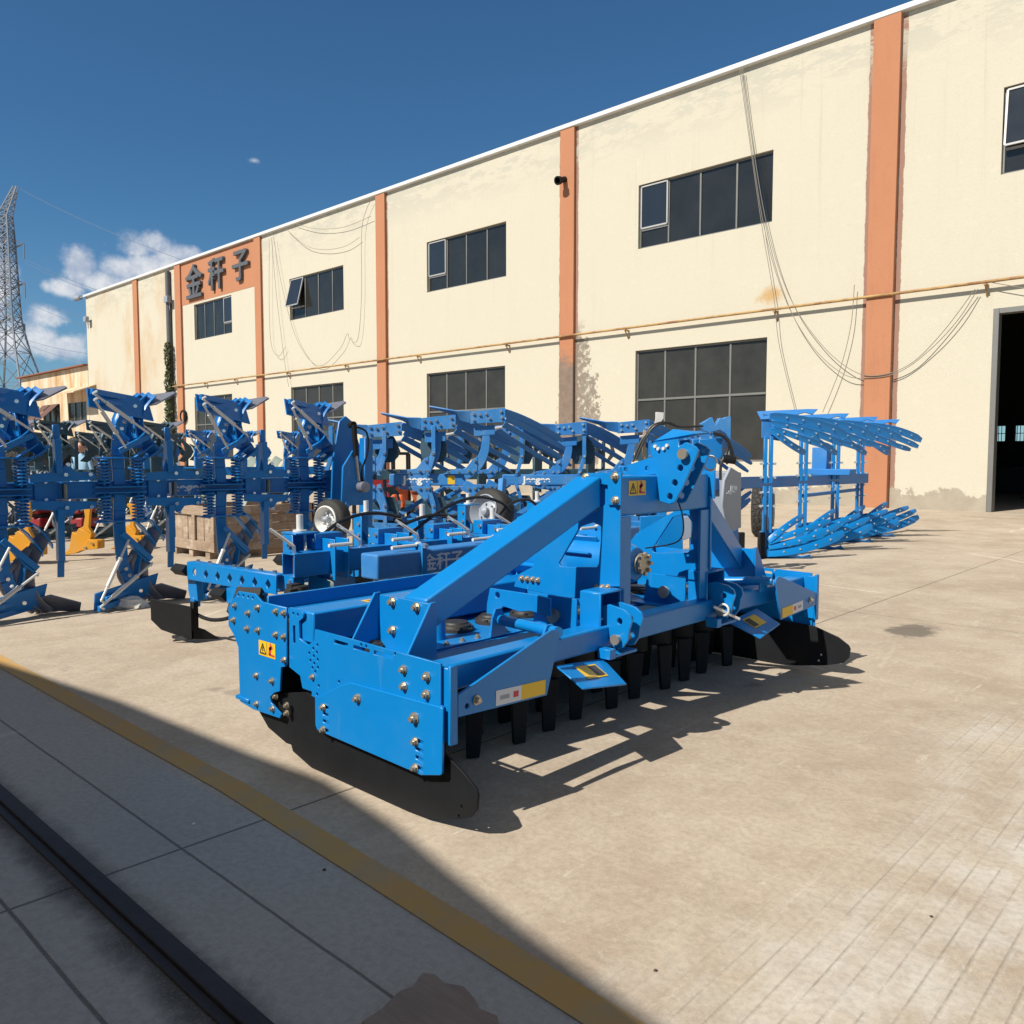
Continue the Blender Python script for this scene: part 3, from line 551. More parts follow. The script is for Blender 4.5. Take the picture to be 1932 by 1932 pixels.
for u in (.2, .4, .6, .8):
    q = [pc(zt_, c).lerp(tip+ex*c[0]*.3+ey*c[1]*.3, u) for c in CN]; q2 = [pc(zt_, c).lerp(tip+ex*c[0]*.3+ey*c[1]*.3, u-.2) for c in CN]
    for i in range(4): pk.beam(q[i], q[(i+1) % 4], .1, .1, ey+ex*.2); pk.beam(q2[i], q[(i+1) % 4], .1, .1, ey+ex*.2)
pk.beam(pc(zt_, (-1, 0)), PB+ex*(-3)+V((0, 0, pyz(445))), .25, .25, ey); pk.beam(PB+ex*(-3)+V((0, 0, pyz(445))), PB+ex*(-3.4)+V((0, 0, pyz(432))), .2, .2, ey)
pk.build('peak', 'pylon_steel', pyl)
ARM = []
for yy, xr in ((468, 61), (540, 60), (616, 57)):
    a = MB(); z = pyz(yy); e = (xr-28)/F*D
    for s_ in (1, -1):
        for c in (-.8, .8): a.beam(PB+ey*c+V((0, 0, z-1.4)), PB+ex*s_*e+V((0, 0, z)), .16, .16); a.beam(PB+ey*c+V((0, 0, z+1.2)), PB+ex*s_*e+V((0, 0, z)), .16, .16)
        a.cyl(PB+ex*s_*e+V((0, 0, z)), PB+ex*s_*e+V((0, 0, z-3.)), .12, 6)
    a.build('cross_arm', 'pylon_steel', pyl); ARM.append(PB+ex*e+V((0, 0, z-3.)))
wl = ['topmost earth wire from the pylon peak into the blue sky', 'upper pair wire from the highest pylon arm, nearer line', 'upper pair wire from the highest pylon arm, lower line', 'wire from the middle pylon arm crossing the larger cloud', 'lower wire from the middle pylon arm crossing the larger cloud', 'wire from the lowest pylon arm crossing the smaller cloud', 'bottom wire from the lowest pylon arm passing the smaller cloud']
for (a, e, lb) in zip([tip, ARM[0], ARM[0]-V((0, 0, .7)), ARM[1], ARM[1]-V((0, 0, .7)), ARM[2], ARM[2]-V((0, 0, .9))],
                      [(420, 520, 95), (345, 590, 95), (335, 594, 95), (300, 600, 100), (290, 640, 100), (250, 640, 105), (230, 668, 105)], wl):
    far = pd(e[0]+120, e[1]+36, e[2]); tag(MB().tube(sag(a, far, 1.2, 18), .034, 5).build('power_line', 'power_wire'), lb, 'power line', 'power lines from the pylon')

# ================================================================ the power harrow in front
HX, HY = -2.7, 3.52
har = thing('power_harrow', 'big bright blue power harrow with sloping box braces standing nearest in front', 'harrow', (HX, HY, 0))
bolt_m = MB(); bolt_m.cyl((0, 0, 0), (0, -.003, 0), .0155, 14).cyl((0, -.003, 0), (0, -.012, 0), .0115, 6).cyl((0, -.012, 0), (0, -.018, 0), .007, 10)
bolt0 = bolt_m.build('bolt', 'brown_steel'); BOLT = bolt0.data; bpy.data.objects.remove(bolt0)
def bolt(p, parent, rot=(0, 0, 0), s_=1.):
    o = bpy.data.objects.new('bolt', BOLT); COL.objects.link(o); o.parent = parent; o.location = V(p)-V(parent['_o']); o.rotation_euler = rot; o.scale = (s_,)*3; return o
UPR = (R(-90), 0, 0); OUTX = (0, 0, R(90))
def xz(zf, pts, Y): return [(p.x, p.z) for p in (gy(*zf(*q), Y) for q in pts)]
def yz(zf, pts, X): return [(p.y, p.z) for p in (gx(*zf(*q), X) for q in pts)]
EX, EY, EZ = V((1, 0, 0)), V((0, 1, 0)), V((0, 0, 1))
def mirror(Y): return 2*HY-Y
def slot(c, w_, h_, ang=0.):
    ca, sa = cos(ang), sin(ang); pts = [(-w_/2, -h_/2), (w_/2, -h_/2), (w_/2, h_/2), (-w_/2, h_/2)]
    return [(c[0]+a*ca-b_*sa, c[1]+a*sa+b_*ca) for a, b_ in pts]
# side plates: rear roller arm, front plate, overlay, black skid
YP = 1.94
arm_o = xz(Z3, [(30, 170), (90, 80), (190, 95), (235, 145), (384, 180), (386, 520), (378, 540), (352, 545), (345, 690), (310, 700), (285, 725), (290, 760), (352, 830), (345, 855), (180, 800), (100, 752), (100, 735), (90, 420), (62, 345), (30, 290)], YP)
fr_o = xz(Z3, [(388, 180), (460, 200), (475, 220), (472, 245), (447, 265), (450, 370), (500, 412), (540, 385), (545, 315), (1312, 525), (1312, 780), (1326, 790), (1322, 1195), (1312, 1207), (1195, 1207), (590, 945), (560, 930), (548, 900), (545, 730), (525, 722), (525, 655), (388, 545)], YP)
lip_o = xz(Z3, [(760, 640), (1310, 790), (1326, 797), (1322, 1195), (1312, 1207), (1195, 1207), (590, 945), (560, 930), (548, 900), (546, 740), (700, 660)], YP-.012)
skid_o = xz(Z3, [(300, 705), (490, 700), (560, 740), (1320, 1060), (1450, 1190), (1528, 1290), (1540, 1330), (1532, 1420), (1490, 1468), (1380, 1478), (1240, 1470), (1110, 1440), (520, 1160), (410, 1060), (400, 1020), (370, 1010), (260, 915), (195, 800)], 1.965)
fh = [circ(q, .0075, 8) for q in xz(Z3, [(92, 103), (122, 108), (152, 115), (180, 121)], YP)]
fp = [circ(q, .0075, 8) for q in xz(Z3, [(413, 217), (440, 225), (560, 410), (535, 432), (557, 455), (510, 460), (538, 478), (562, 500), (517, 505), (541, 523), (563, 548), (530, 550), (547, 573), (568, 660), (558, 712), (692, 635)], YP)]
sl_ = [slot(c, a, .016, -.02) for c, a in zip(xz(Z3, [(705, 400), (829, 435), (962, 472)], YP), (.095, .105, .115))]+[slot(c, .012, .012) for c in xz(Z3, [(828, 408), (858, 417), (1036, 463)], YP)]+[slot(xz(Z3, [(418, 345)], YP)[0], .018, .078)]
lh = []
for zx, ys in ((612, (790, 836, 882, 930)), (1183, (1000, 1053, 1106, 1162))):
    lh += [slot(c, .042, .014, -.12) for c in xz(Z3, [(zx, y) for y in ys], YP-.012)]
def flip(pts): return pts
def side(Yc, s_):                                              # s_ = 1 the near side, -1 the far one (mirrored)
    T = V((0, .010*s_, 0))
    a = MB().plate(arm_o, fh, (0, Yc-.012*s_, 0), EX, EZ, T).build('roller_arm', 'blue_paint', har, .002)
    b_ = MB().plate(fr_o, fp+sl_, (0, Yc, 0), EX, EZ, T).build('side_plate', 'blue_paint', har, .002)
    c = MB().plate(lip_o, lh, (0, Yc-.0125*s_, 0), EX, EZ, T).build('lower_side_plate', 'blue_paint', har, .002)
    so = [(a if s_ > 0 or a < -2.3 else a+.10*min(1, (a+2.3)/.2), max(.004, b_)) for a, b_ in skid_o]
    k = MB().plate(so, [circ((-2.10, .07), .008, 8), circ((-2.085, .11), .008, 8)], (0, Yc+.025*s_, 0), EX, EZ, V((0, .012*s_, 0)))
    k.build('skid_plate', 'black_steel', har, .002)
    MB().box(-3.6, -3.48, min(Yc, Yc+.02*s_)-.02, max(Yc, Yc+.02*s_)+.02, .205, .222).build('foot', 'blue_paint', har, .002)
    return a, b_, c
A_, B_, C_ = side(YP, 1)
for q in ((55, 170), (48, 258), (137, 215), (130, 310), (195, 182), (197, 320), (307, 205), (355, 215), (306, 347), (355, 360), (358, 502), (187, 597), (283, 630), (188, 770), (287, 800)): c = xz(Z3, [q], YP-.014)[0]; bolt((c[0], YP-.0125, c[1]), A_, (0, random.random(), 0))
for q in ((305, 725), (372, 780), (372, 828)): c = xz(Z3, [q], YP)[0]; bolt((c[0], YP+.004, c[1]), A_)
for q, s_ in (((1090, 560), 1.15), ((1232, 603), 1.2), ((1092, 662), 1.15), ((1230, 712), 1.2), ((533, 605), .9)): c = xz(Z3, [q], YP)[0]; bolt((c[0], YP-.001, c[1]), B_, (0, random.random(), 0), s_)
for q, s_ in (((808, 737), 1.25), ((1157, 857), 1.45), ((598, 790), 1.05), ((598, 928), 1.05), ((1160, 1000), 1.1), ((1160, 1160), 1.1)): c = xz(Z3, [q], YP-.0125)[0]; bolt((c[0], YP-.0125, c[1]), C_, (0, random.random(), 0), s_)
side(mirror(YP), -1)
# warning label on the roller arm
def sticker(o, ea, eb, w_, h_, n, cols, parent, name='warning_label'):
    o = V(o); ea = V(ea); eb = V(eb); n = V(n)
    r = None
    for (u0, u1, v0, v1, m_, lift) in cols:
        q = [o+ea*(w_*u)+eb*(h_*v)+n*(.0012+lift*.0008) for u, v in ((u0, v0), (u1, v0), (u1, v1), (u0, v1))]
        k = MB().prism(q, n*.0006); r = k.build(name if r is None else 'label_print', m_, parent if r is None else r)
    return r
def sign(o, ea, eb, w_, h_, n, parent):
    r = sticker(o, ea, eb, w_, h_, n, [(0, 1, 0, 1, 'label_yellow', 0), (.49, .51, .05, .95, 'label_black', 1)], parent)
    o = V(o); ea = V(ea); eb = V(eb); n = V(n); k = MB()
    P = lambda u, v: o+ea*(w_*u)+eb*(h_*v)+n*.0022
    tri = [P(.07, .15), P(.43, .15), P(.25, .82)]
    for i in range(3): k.beam(tri[i], tri[(i+1) % 3], .004*w_/.09, .0008, n)
    k.beam(P(.25, .3), P(.25, .62), .005*w_/.09, .0008, n); k.beam(P(.25, .2), P(.25, .25), .005*w_/.09, .0008, n)
    k.build('label_print', 'label_black', r); k = MB(); k.beam(P(.6, .2), P(.95, .16), .006*w_/.09, .0008, n); k.beam(P(.66, .2), P(.72, .75), .012*w_/.09, .0008, n); k.beam(P(.62, .55), P(.84, .72), .009*w_/.09, .0008, n); k.beam(P(.7, .8), P(.76, .88), .012*w_/.09, .0008, n)
    k.build('label_print', 'label_red', r); return r
c = xz(Z3, [(205, 467), (306, 497), (205, 377)], YP-.0125)
sign((c[0][0], YP-.0125, c[0][1]), EX, EZ, c[1][0]-c[0][0], c[2][1]-c[0][1], (0, -1, 0), A_)
# beams and trough
ZT = .525
MB().box(-3.145, -2.985, 1.955, mirror(1.955), .555, .69).build('roller_beam', 'blue_paint', har, .008, 35, 2)
k = MB(); k.box(-3.36, -3.345, 1.955, mirror(1.955), .64, .72); k.box(-3.345, -3.16, 1.955, mirror(1.955), .64, .655); k.build('scraper_angle', 'blue_paint', har, .002)
MB().box(-2.315, -2.21, 1.956, mirror(1.956), .485, .588).build('front_tube', 'blue_paint', har, .01, 35, 2)
k = MB(); k.prism([(-3.09, 1.96, .34), (-2.70, 1.96, .34), (-2.66, 1.96, .46), (-2.66, 1.96, ZT-.008), (-3.13, 1.96, ZT-.008), (-3.13, 1.96, .46)], (0, mirror(1.96)-1.96, 0)); tr = k.build('gear_trough', 'blue_paint', har, .006)
k = MB(); k.box(-3.17, -2.61, 1.958, mirror(1.958), ZT-.006, ZT+.006); k.build('trough_lid', 'blue_paint', tr, .002)
k = MB(); k.box(-2.60, -2.585, 1.96, mirror(1.96), .42, ZT); k.build('front_rail', 'blue_paint', har, .002)
for i, Yb in enumerate([2.03+.094*j_ for j_ in range(31)]):
    bolt((-2.645, Yb, ZT+.006), har, UPR, .95)
    if i % 2 == 0: bolt((-3.14, Yb, ZT+.006), har, UPR, .95)
cap_m = MB(); cap_m.lathe((0, 0, 0), (0, 0, 1), [(0, .088), (.014, .088), (.018, .078), (.030, .074), (.034, .062), (.042, .058), (.045, .02)], 22)
for i in range(6): cap_m.cyl((.079*cos(i*pi/3), .079*sin(i*pi/3), .014), (.079*cos(i*pi/3), .079*sin(i*pi/3), .026), .009, 6)
cap0 = cap_m.build('bearing_cap', 'cast_black', har); tine_m = MB()
tine_m.cyl((0, 0, .34), (0, 0, .245), .10, 18); th = tine_m.build('rotor_hub', 'black_steel', har); tbs = []
for s_ in (1, -1):
    bl = MB(); w_ = .045
    bl.hexa([V((.155*s_-.013, -.016*s_-.030, .0)), V((.155*s_+.013, -.016*s_-.030, .0)), V((.155*s_+.013, -.016*s_+.030, .004)), V((.155*s_-.013, -.016*s_+.030, .004)),
             V((.115*s_-.016, -w_, .25)), V((.115*s_+.016, -w_, .25)), V((.115*s_+.016, w_, .25)), V((.115*s_-.016, w_, .25))])
    tbs.append(bl.build('tine', 'black_steel', har, .003))
for i in range(12):
    Yi = 2.145+.25*i; a = R(-36)+R((37*i) % 23-11)
    for src in (cap0, th, *tbs):
        o = src if i == 0 else src.copy()
        if i: COL.objects.link(o); o.parent = har
        o.location = V((-2.845 if src is cap0 else -2.715, Yi, ZT+.006 if src is cap0 else .003))-V(har['_o']); o.rotation_euler = (0, 0, a if src is not cap0 else .3*i)
for o in (cap0, th, *tbs): o.data.transform(Matrix.Translation(V(har['_o'])))
# packer roller behind
k = MB(); k.cyl((-3.42, 1.98, .34), (-3.42, mirror(1.98), .34), .15, 28); rol = k.build('packer_roller', 'black_steel', har)
k = MB()
for i in range(24):
    Yi = 2.04+.128*i
    for j_ in range(14):
        a = 2*pi*j_/14+.1*(i % 2); u = V((cos(a), 0, sin(a))); w_ = V((-sin(a), 0, cos(a))); c = V((-3.42, Yi, .34))+u*.145
        k.prism([c-w_*.035, c+w_*.035, c+u*.075+w_*.012, c+u*.075-w_*.012], (0, .022, 0))
k.build('packer_teeth', 'black_steel', rol)
k = MB()
for i in range(24): Yi = 2.10+.128*i; k.prism([(-3.36, Yi, .64), (-3.28, Yi, .64), (-3.24, Yi, .40), (-3.32, Yi, .38)], (0, .05, 0))
k.build('scraper_blades', 'blue_paint', har, .002)
# sloping braces with their end brackets
def brace(s_):
    f = (lambda Y: Y) if s_ > 0 else mirror
    yb = f(2.17)
    b_ = MB(); ya, yb2 = f(2.186), f(3.085); c = []
    for Yk, xc, zc in ((ya, -2.595, .702), (yb2, -2.395, 1.193)):
        c += [V((xc-.07, Yk, zc-.075)), V((xc+.07, Yk, zc-.075)), V((xc+.07, Yk, zc+.068)), V((xc-.07, Yk, zc+.068))]
    b_.hexa(c); br = b_.build('brace', 'blue_paint', har, .008, 35, 2)
    T = V((0, .012*s_, 0))
    pl = MB().plate([(-2.795, ZT+.007), (-2.455, ZT+.007), (-2.455, .765), (-2.795, .765)], [], (0, yb-.012*s_, 0), EX, EZ, T).build('brace_bracket', 'blue_paint', har, .002)
    for X in (-2.812, -2.454):
        MB().prism([(X, yb, .775), (X, yb-.03*s_, .775), (X, yb-.185*s_, ZT+.007), (X, yb, ZT+.007)], (.012, 0, 0)).build('gusset', 'blue_paint', pl, .002)
    if s_ > 0:
        for q_ in ((-2.705, .745), (-2.55, .742), (-2.705, .625)): bolt((q_[0], yb-.0125, q_[1]), pl, (0, .4, 0), 1.35)
    else:
        for q_ in ((-2.705, .745), (-2.55, .742), (-2.705, .625)): bolt((q_[0], yb+.013, q_[1]), pl, (0, 0, R(180)), 1.35)
brace(1); brace(-1)
# headstock: crossbeam, side frames, end plates
MB().box(-2.36, -2.243, 3.115, mirror(3.115), 1.075, 1.262).build('crossbeam', 'blue_paint', har, .01, 35, 2)
fo = xz(Z2, [(600, 560), (664, 560), (664, 1012), (650, 1012), (530, 1015), (490, 1030), (470, 1075), (370, 1072), (95, 1012), (105, 975), (130, 940), (200, 905), (205, 850), (245, 790), (478, 640), (560, 590)], 3.11)
wi = xz(Z2, [(450, 690), (335, 885), (345, 903), (372, 908), (538, 908), (548, 890), (560, 760), (560, 690), (520, 668)], 3.11)
def frame(s_):
    Yf = 3.105 if s_ > 0 else mirror(3.105)
    T = V((0, .014*s_, 0)); p_ = MB().plate(fo, [wi], (0, Yf, 0), EX, EZ, T); fr_ = p_.build('side_frame', 'blue_paint', har, .002)
    k = MB(); k.box(-2.249, -2.235, min(Yf+.0145*s_, Yf+.10*s_), max(Yf+.0145*s_, Yf+.10*s_), .60, 1.072); k.build('frame_flange', 'blue_paint', fr_, .002)
    k = MB(); k.plate(xz(Z2, [(462, 405), (664, 402), (664, 578), (592, 576), (592, 470), (466, 448)], 3.09), [], (0, Yf-.014*s_, 0), EX, EZ, T); e = k.build('end_plate', 'blue_paint', har, .002)
    for q_ in ((477, 428), (633, 425), (635, 552)):
        c = xz(Z2, [q_], 3.09)[0]; bolt((c[0], Yf-.0145*s_, c[1]), e, (0, .3, 0) if s_ > 0 else (0, 0, pi), 1.35)
    for q_ in ((125, 970), (153, 973), (182, 977), (210, 981), (525, 1018), (555, 1020), (585, 1018)):
        c = xz(Z2, [q_], 3.09)[0]; bolt((c[0], Yf-.001*s_, c[1]), fr_, (0, 0, 0) if s_ > 0 else (0, 0, pi), 1.05)
    return fr_
frame(1); frame(-1)
# rear carrying plates with a hole each
for Yf in (2.86, mirror(2.86)-.012):
    o_ = xz(Z7, [(1372, 708), (1720, 760), (1845, 790), (1845, 930), (1690, 885), (1600, 890), (1480, 850), (1410, 912), (1345, 940), (1350, 830)], 2.9)
    MB().plate(o_, [circ(xz(Z7, [(1433, 762)], 2.9)[0], .016)], (0, Yf+.02, 0), EX, EZ, (0, .012, 0)).build('roller_link_plate', 'blue_paint', har, .002)
# gearbox with finned housing and input flange
k = MB(); k.lathe((-2.885, HY, ZT+.006), (0, 0, 1), [(0, .24), (.03, .24), (.05, .20), (.16, .165), (.30, .16), (.36, .13), (.40, .13), (.41, .06)], 28)
gb = k.build('gearbox', 'blue_paint', har, 0); k = MB(); k.cyl((-3.22, HY, .80), (-2.52, HY, .80), .125, 26); k.lathe((-2.52, HY, .80), (1, 0, 0), [(0, .125), (.06, .10), (.10, .085)], 24)
k.lathe((-3.22, HY, .80), (-1, 0, 0), [(0, .15), (.03, .15), (.05, .10), (.12, .09)], 24)
for i in range(9): a = 2*pi*i/9; k.beam(V((-3.20, HY+.125*cos(a), .8+.125*sin(a))), V((-2.62, HY+.13*cos(a), .8+.13*sin(a))), .012, .05, (0, cos(a), sin(a)))
k.build('gearbox_housing', 'blue_paint', gb, .003); k = MB(); k.cyl((-2.42, HY+.03, .80), (-2.395, HY+.03, .80), .056, 20)
for i in range(8): a = pi*i/4; k.cyl((-2.395, HY+.03+.05*cos(a), .8+.05*sin(a)), (-2.38, HY+.03+.05*cos(a), .8+.05*sin(a)), .012, 6)
k.build('input_flange', 'brown_steel', gb)
k = MB(); k.box(-3.06, -2.72, 3.33, 3.72, ZT+.007, .60); k.prism([(-3.05, 3.30, ZT+.007), (-2.62, 3.30, ZT+.007), (-2.75, 3.30, .72), (-2.95, 3.30, .72)], (0, .012, 0)); k.prism([(-3.05, 3.73, ZT+.007), (-2.62, 3.73, ZT+.007), (-2.75, 3.73, .72), (-2.95, 3.73, .72)], (0, .012, 0)); k.build('gearbox_foot', 'blue_paint', gb, .004)
# top link plates, pin and cap
lo = xz(Z2, [(668, 372), (830, 320), (820, 268), (832, 245), (850, 238), (970, 222), (975, 262), (1010, 240), (1060, 262), (1078, 285), (1062, 330), (1000, 470), (952, 560), (925, 572), (872, 556), (845, 532), (850, 412), (680, 428)], 3.43)
lhs = [circ(q, r, 12) for q, r in zip(xz(Z2, [(690, 387), (805, 382), (981, 378), (952, 457), (925, 530)], 3.43), (.012, .013, .0165, .0165, .0165))]+[circ(q, .007, 8) for q in xz(Z2, [(868, 296)], 3.43)]
for Yf in (3.43, 3.535):
    tl = MB().plate(lo, lhs, (0, Yf, 0), EX, EZ, (0, .016, 0)).build('top_link_plate', 'blue_paint', har, .002)
    if Yf == 3.43:
        for q_ in ((852, 262), (868, 275), (897, 274), (915, 258)): c = xz(Z2, [q_], 3.43)[0]; MB().cyl((c[0], Yf, c[1]), (c[0], Yf-.012, c[1]), .0085, 8).build('rivet', 'galvanised', tl)
        c = xz(Z2, [(1008, 303)], 3.43)[0]; k = MB(); k.cyl((c[0], 3.4125, c[1]), (c[0], 3.60, c[1]), .020, 16); k.cyl((c[0], 3.40, c[1]), (c[0], 3.412, c[1]), .026, 16); pn = k.build('top_link_pin', 'brown_steel', har)
        ring = [V((c[0]+.03+.035*cos(a), 3.615, c[1]-.045+.035*sin(a))) for a in [i*pi/8 for i in range(15)]]; MB().tube(ring, .006, 6).build('lynch_pin', 'galvanised', pn)
k = MB(); c = [V((p.x, 3.43, p.z)) for p in (gy(*Z2(*q), 3.43) for q in ((842, 236), (908, 168), (1098, 186), (1060, 208)))]
k.prism([c[0]+V((0, .002, .003)), c[1]+V((0, .06, 0)), c[2]+V((0, .06, 0)), c[3]+V((0, .002, .012))], (0, .008, -.007)); k.build('top_cap', 'blue_paint', har)
# lower link clevises
cl_o = xz(Z2, [(562, 1116), (600, 1108), (680, 1136), (712, 1165), (722, 1200), (708, 1245), (700, 1300), (675, 1340), (650, 1347), (622, 1335), (602, 1290), (570, 1215)], 3.0)
hz_ = [circ(xz(Z2, [(657, 1198)], 3.0)[0], .015, 12)]; pinc = xz(Z2, [(647, 1293)], 3.0)[0]
for j_, Yc in enumerate((3.0, mirror(3.0)-.10)):
    for Yk in (Yc, Yc+.085): MB().plate(cl_o, hz_, (0, Yk, 0), EX, EZ, (0, .014, 0)).build('lower_link_plate', 'blue_paint', har, .002)
    k = MB(); k.cyl((pinc[0], Yc-.02, pinc[1]), (pinc[0], Yc+.12, pinc[1]), .0185, 14); k.cyl((pinc[0], Yc-.026, pinc[1]), (pinc[0], Yc-.018, pinc[1]), .024, 14); k.build('lower_link_pin', 'brown_steel', har)
    k = MB(); k.box(-2.345, -2.225, Yc-.045, Yc-.033, .49, .74); k.box(-2.345, -2.225, Yc+.132, Yc+.144, .49, .74); k.box(-2.345, -2.225, Yc-.033, Yc+.132, .728, .74); k.box(-2.345, -2.332, Yc-.033, Yc+.132, .59, .727); k.build('link_housing', 'blue_paint', har, .006)
    o_ = [(-2.62, ZT+.007), (-2.60, .67), (-2.57, .70), (-2.35, .70), (-2.35, ZT-.02)]
    pp = MB().plate(o_, [circ((-2.47, .61), .017)], (0, Yc-.06, 0), EX, EZ, (0, .012, 0)).build('link_side_plate', 'blue_paint', har, .002)
    k = MB(); k.cyl((-2.47, Yc-.09, .61), (-2.47, Yc+.14, .61), .024, 16); k.cyl((-2.47, Yc-.092, .61), (-2.47, Yc-.080, .61), .034, 16); k.build('cross_pin', 'brown_steel', pp)
    k = MB(); k.box(-2.66, -2.32, Yc-.13, Yc+.14, ZT+.0075, ZT+.018); k.build('base_plate', 'blue_paint', har, .002)
    k = MB(); k.box(-2.209, -2.15, Yc-.04, Yc+.14, .455, .468); k.box(-2.208, -2.14, Yc-.085, Yc-.04, .455, .50); k.build('link_step', 'blue_paint', har, .002)
rp = V((pinc[0], mirror(3.0)-.14, pinc[1])); k = MB(); k.cyl(rp+V((-.01, -.03, .03)), rp+V((.07, .10, -.045)), .008, 8); k.tube([rp+V((.02+.03*cos(a), .02, .01+.03*sin(a))) for a in [i*pi/7 for i in range(15)]], .006, 6); k.build('linch_pin_ring', 'galvanised', har)
# corner arms: pin tube, triangular arm with its label, bar deflector, tilted guard
tri = yz(Z1, [(1232, 1592), (1738, 1242), (1765, 1243), (1782, 1268), (1712, 1592), (1232, 1712)], -2.13)
tri = [(max(a, 1.985), b_) for a, b_ in tri]
for s_ in (1, -1):
    f = (lambda Y: Y) if s_ > 0 else mirror
    tm = [(f(a), b_) for a, b_ in tri]
    ar = MB().plate(tm, [circ((f(2.03), .452), .010)], (-2.135, 0, 0), EY, EZ, (.012, 0, 0)).build('corner_arm', 'blue_paint', har, .002)
    bolt((-2.122, f(2.075), .465), ar, OUTX, 1.2)
    u = V((0, s_*(tri[4][0]-1.985), tri[4][1]-tri[5][1])).normalized(); n_ = V((1, 0, 0)); w_ = V((0, -u.z*s_, abs(u.y)))
    L_ = (V((0, tri[4][0], tri[4][1]))-V((0, 1.985, tri[5][1]))).length
    o = V((-2.123, f(1.985), tri[5][1]))+u*(L_*.39)+w_*.008
    sticker(o, u, w_, L_*.58, .058, n_, [(0, .5, 0, 1, 'label_white', 0), (.5, 1, 0, 1, 'label_yellow', 0.2), (.34, .44, .3, .7, 'label_red', 1), (.08, .26, .35, .62, 'grey_paint', 1)], ar, 'arm_label')
    MB().box(-2.135, -2.12, min(f(1.945), f(1.982)), max(f(1.945), f(1.982)), .325, .612).build('corner_bar', 'blue_paint', har, .003)
    k = MB(); k.box(-2.21, -2.137, min(f(1.955), f(1.97)), max(f(1.955), f(1.97)), .33, .60); k.build('corner_plate', 'blue_paint', har, .003)
    a = gz(*Z7(1370, 980), .615); yl = 2.72
    k = MB(); k.cyl((-2.62, f(2.70), .605), (-2.14, f(2.56), .635), .024, 16); k.build('pin_tube', 'blue_paint', har)
    for X, Yk in ((-2.61, 2.685), (-2.20, 2.565)):
        k = MB(); k.plate([(f(Yk)-.05, ZT+.007 if X < -2.5 else .57), (f(Yk)+.05, ZT+.007 if X < -2.5 else .57), (f(Yk)+.04, .62), (f(Yk)+.02, .66), (f(Yk)-.02, .66), (f(Yk)-.04, .62)], [], (X, 0, 0), EY, EZ, (.012, 0, 0)); k.build('tube_ear', 'blue_paint', har, .002)
    MB().cyl((-2.66, f(2.71), .603), (-2.63, f(2.70), .604), .014, 8).build('tube_nut', 'steel', har)
    k = MB(); g_ = [V((-2.205, f(2.62), .47)), V((-2.205, f(2.95), .44)), V((-2.04, f(2.90), .3655)), V((-2.06, f(2.62), .40))]; nn = V((.28, 0, .96)).normalized()
    k.prism(g_, nn*.008); gd = k.build('tilted_guard', 'blue_paint', har, .002)
    e1 = (g_[1]-g_[0]).normalized(); e2 = (g_[3]-g_[0]); e2 = (e2-e1*e2.dot(e1)).normalized()
    nn = e1.cross(e2); nn = nn if nn.z > 0 else -nn
    sticker(g_[0]+e1*.09+e2*.03+nn*.0095, e1, e2, .14, .085, nn, [(0, 1, 0, 1, 'label_yellow', 0), (.55, .95, .1, .9, 'label_black', 1)], gd)
# label on the crossbeam, yellow strip on the roller beam, standing tube
c = yz(Z2, [(705, 527), (795, 527), (705, 447)], -2.243)
sign((-2.243, c[0][0], c[0][1]), EY, EZ, c[1][0]-c[0][0], c[2][1]-c[0][1], (1, 0, 0), har)
sticker((-3.02, 2.27, .69), (0, 1, 0), (-1, 0, 0), .17, .06, (0, 0, 1), [(0, 1, 0, 1, 'label_yellow', 0), (.1, .9, .3, .7, 'dark_orange_paint', 1)], har)
MB().cyl((-2.76, 2.46, ZT+.007), (-2.76, 2.46, .72), .033, 18).build('parking_tube', 'blue_paint', har)
k = MB(); k.tube(smoothpath([(-2.24, 3.56, 1.20), (-2.20, 3.60, 1.05), (-2.26, 3.66, .92), (-2.5, 3.72, .86)]), .004, 5); k.build('safety_cord', 'hose_black', har)

# ================================================================ ploughs
UP = V((0, 0, 1))
class Fr:                                                     # a local frame: a along e1, b towards e2, z up
    def __init__(s, P, ang, k=1.): s.k = k; s.P = V((P[0], P[1], 0)); s.e1 = V((cos(ang), sin(ang), 0)); s.e2 = V((sin(ang), -cos(ang), 0))
    def __call__(s, a, b, z): return s.P+s.e1*(a*s.k)+s.e2*b+UP*z
def bez(p0, p1, p2, n): return [p0*((1-t)**2)+p1*(2*t*(1-t))+p2*(t*t) for t in [i/n for i in range(n+1)]]
def slat(mb, c, w0, w1, side_, t=.012, cup=.0):                 # curved strip along points c, width w0 -> w1 along side_ vectors
    n = len(c); rows = []
    for i, p in enumerate(c):
        u = i/(n-1); w_ = w0+(w1-w0)*u
        if u > .93: w_ *= .6
        s_ = side_(u); tn = (c[min(i+1, n-1)]-c[max(i-1, 0)]).normalized(); s_ = (s_-tn*s_.dot(tn)).normalized(); nn = tn.cross(s_)
        rows.append([p+s_*w_*k+nn*cup*(k*k*4) for k in (-.5, -.17, .17, .5)])
    mb.sheet(rows, t)
nut = MB().cyl((0, 0, -.008), (0, 0, .012), .014, 6); nut0 = nut.build('nut', 'chrome'); NUT = nut0.data; bpy.data.objects.remove(nut0)
def nuts(mb_parent, pts, n_, s_=1., m_=None):
    for p in pts:
        o = bpy.data.objects.new('bolt', NUT); COL.objects.link(o); o.parent = mb_parent; o.location = V(p)-V(mb_parent['_o']); o.rotation_euler = V(n_).to_track_quat('Z', 'Y').to_euler(); o.scale = (s_,)*3
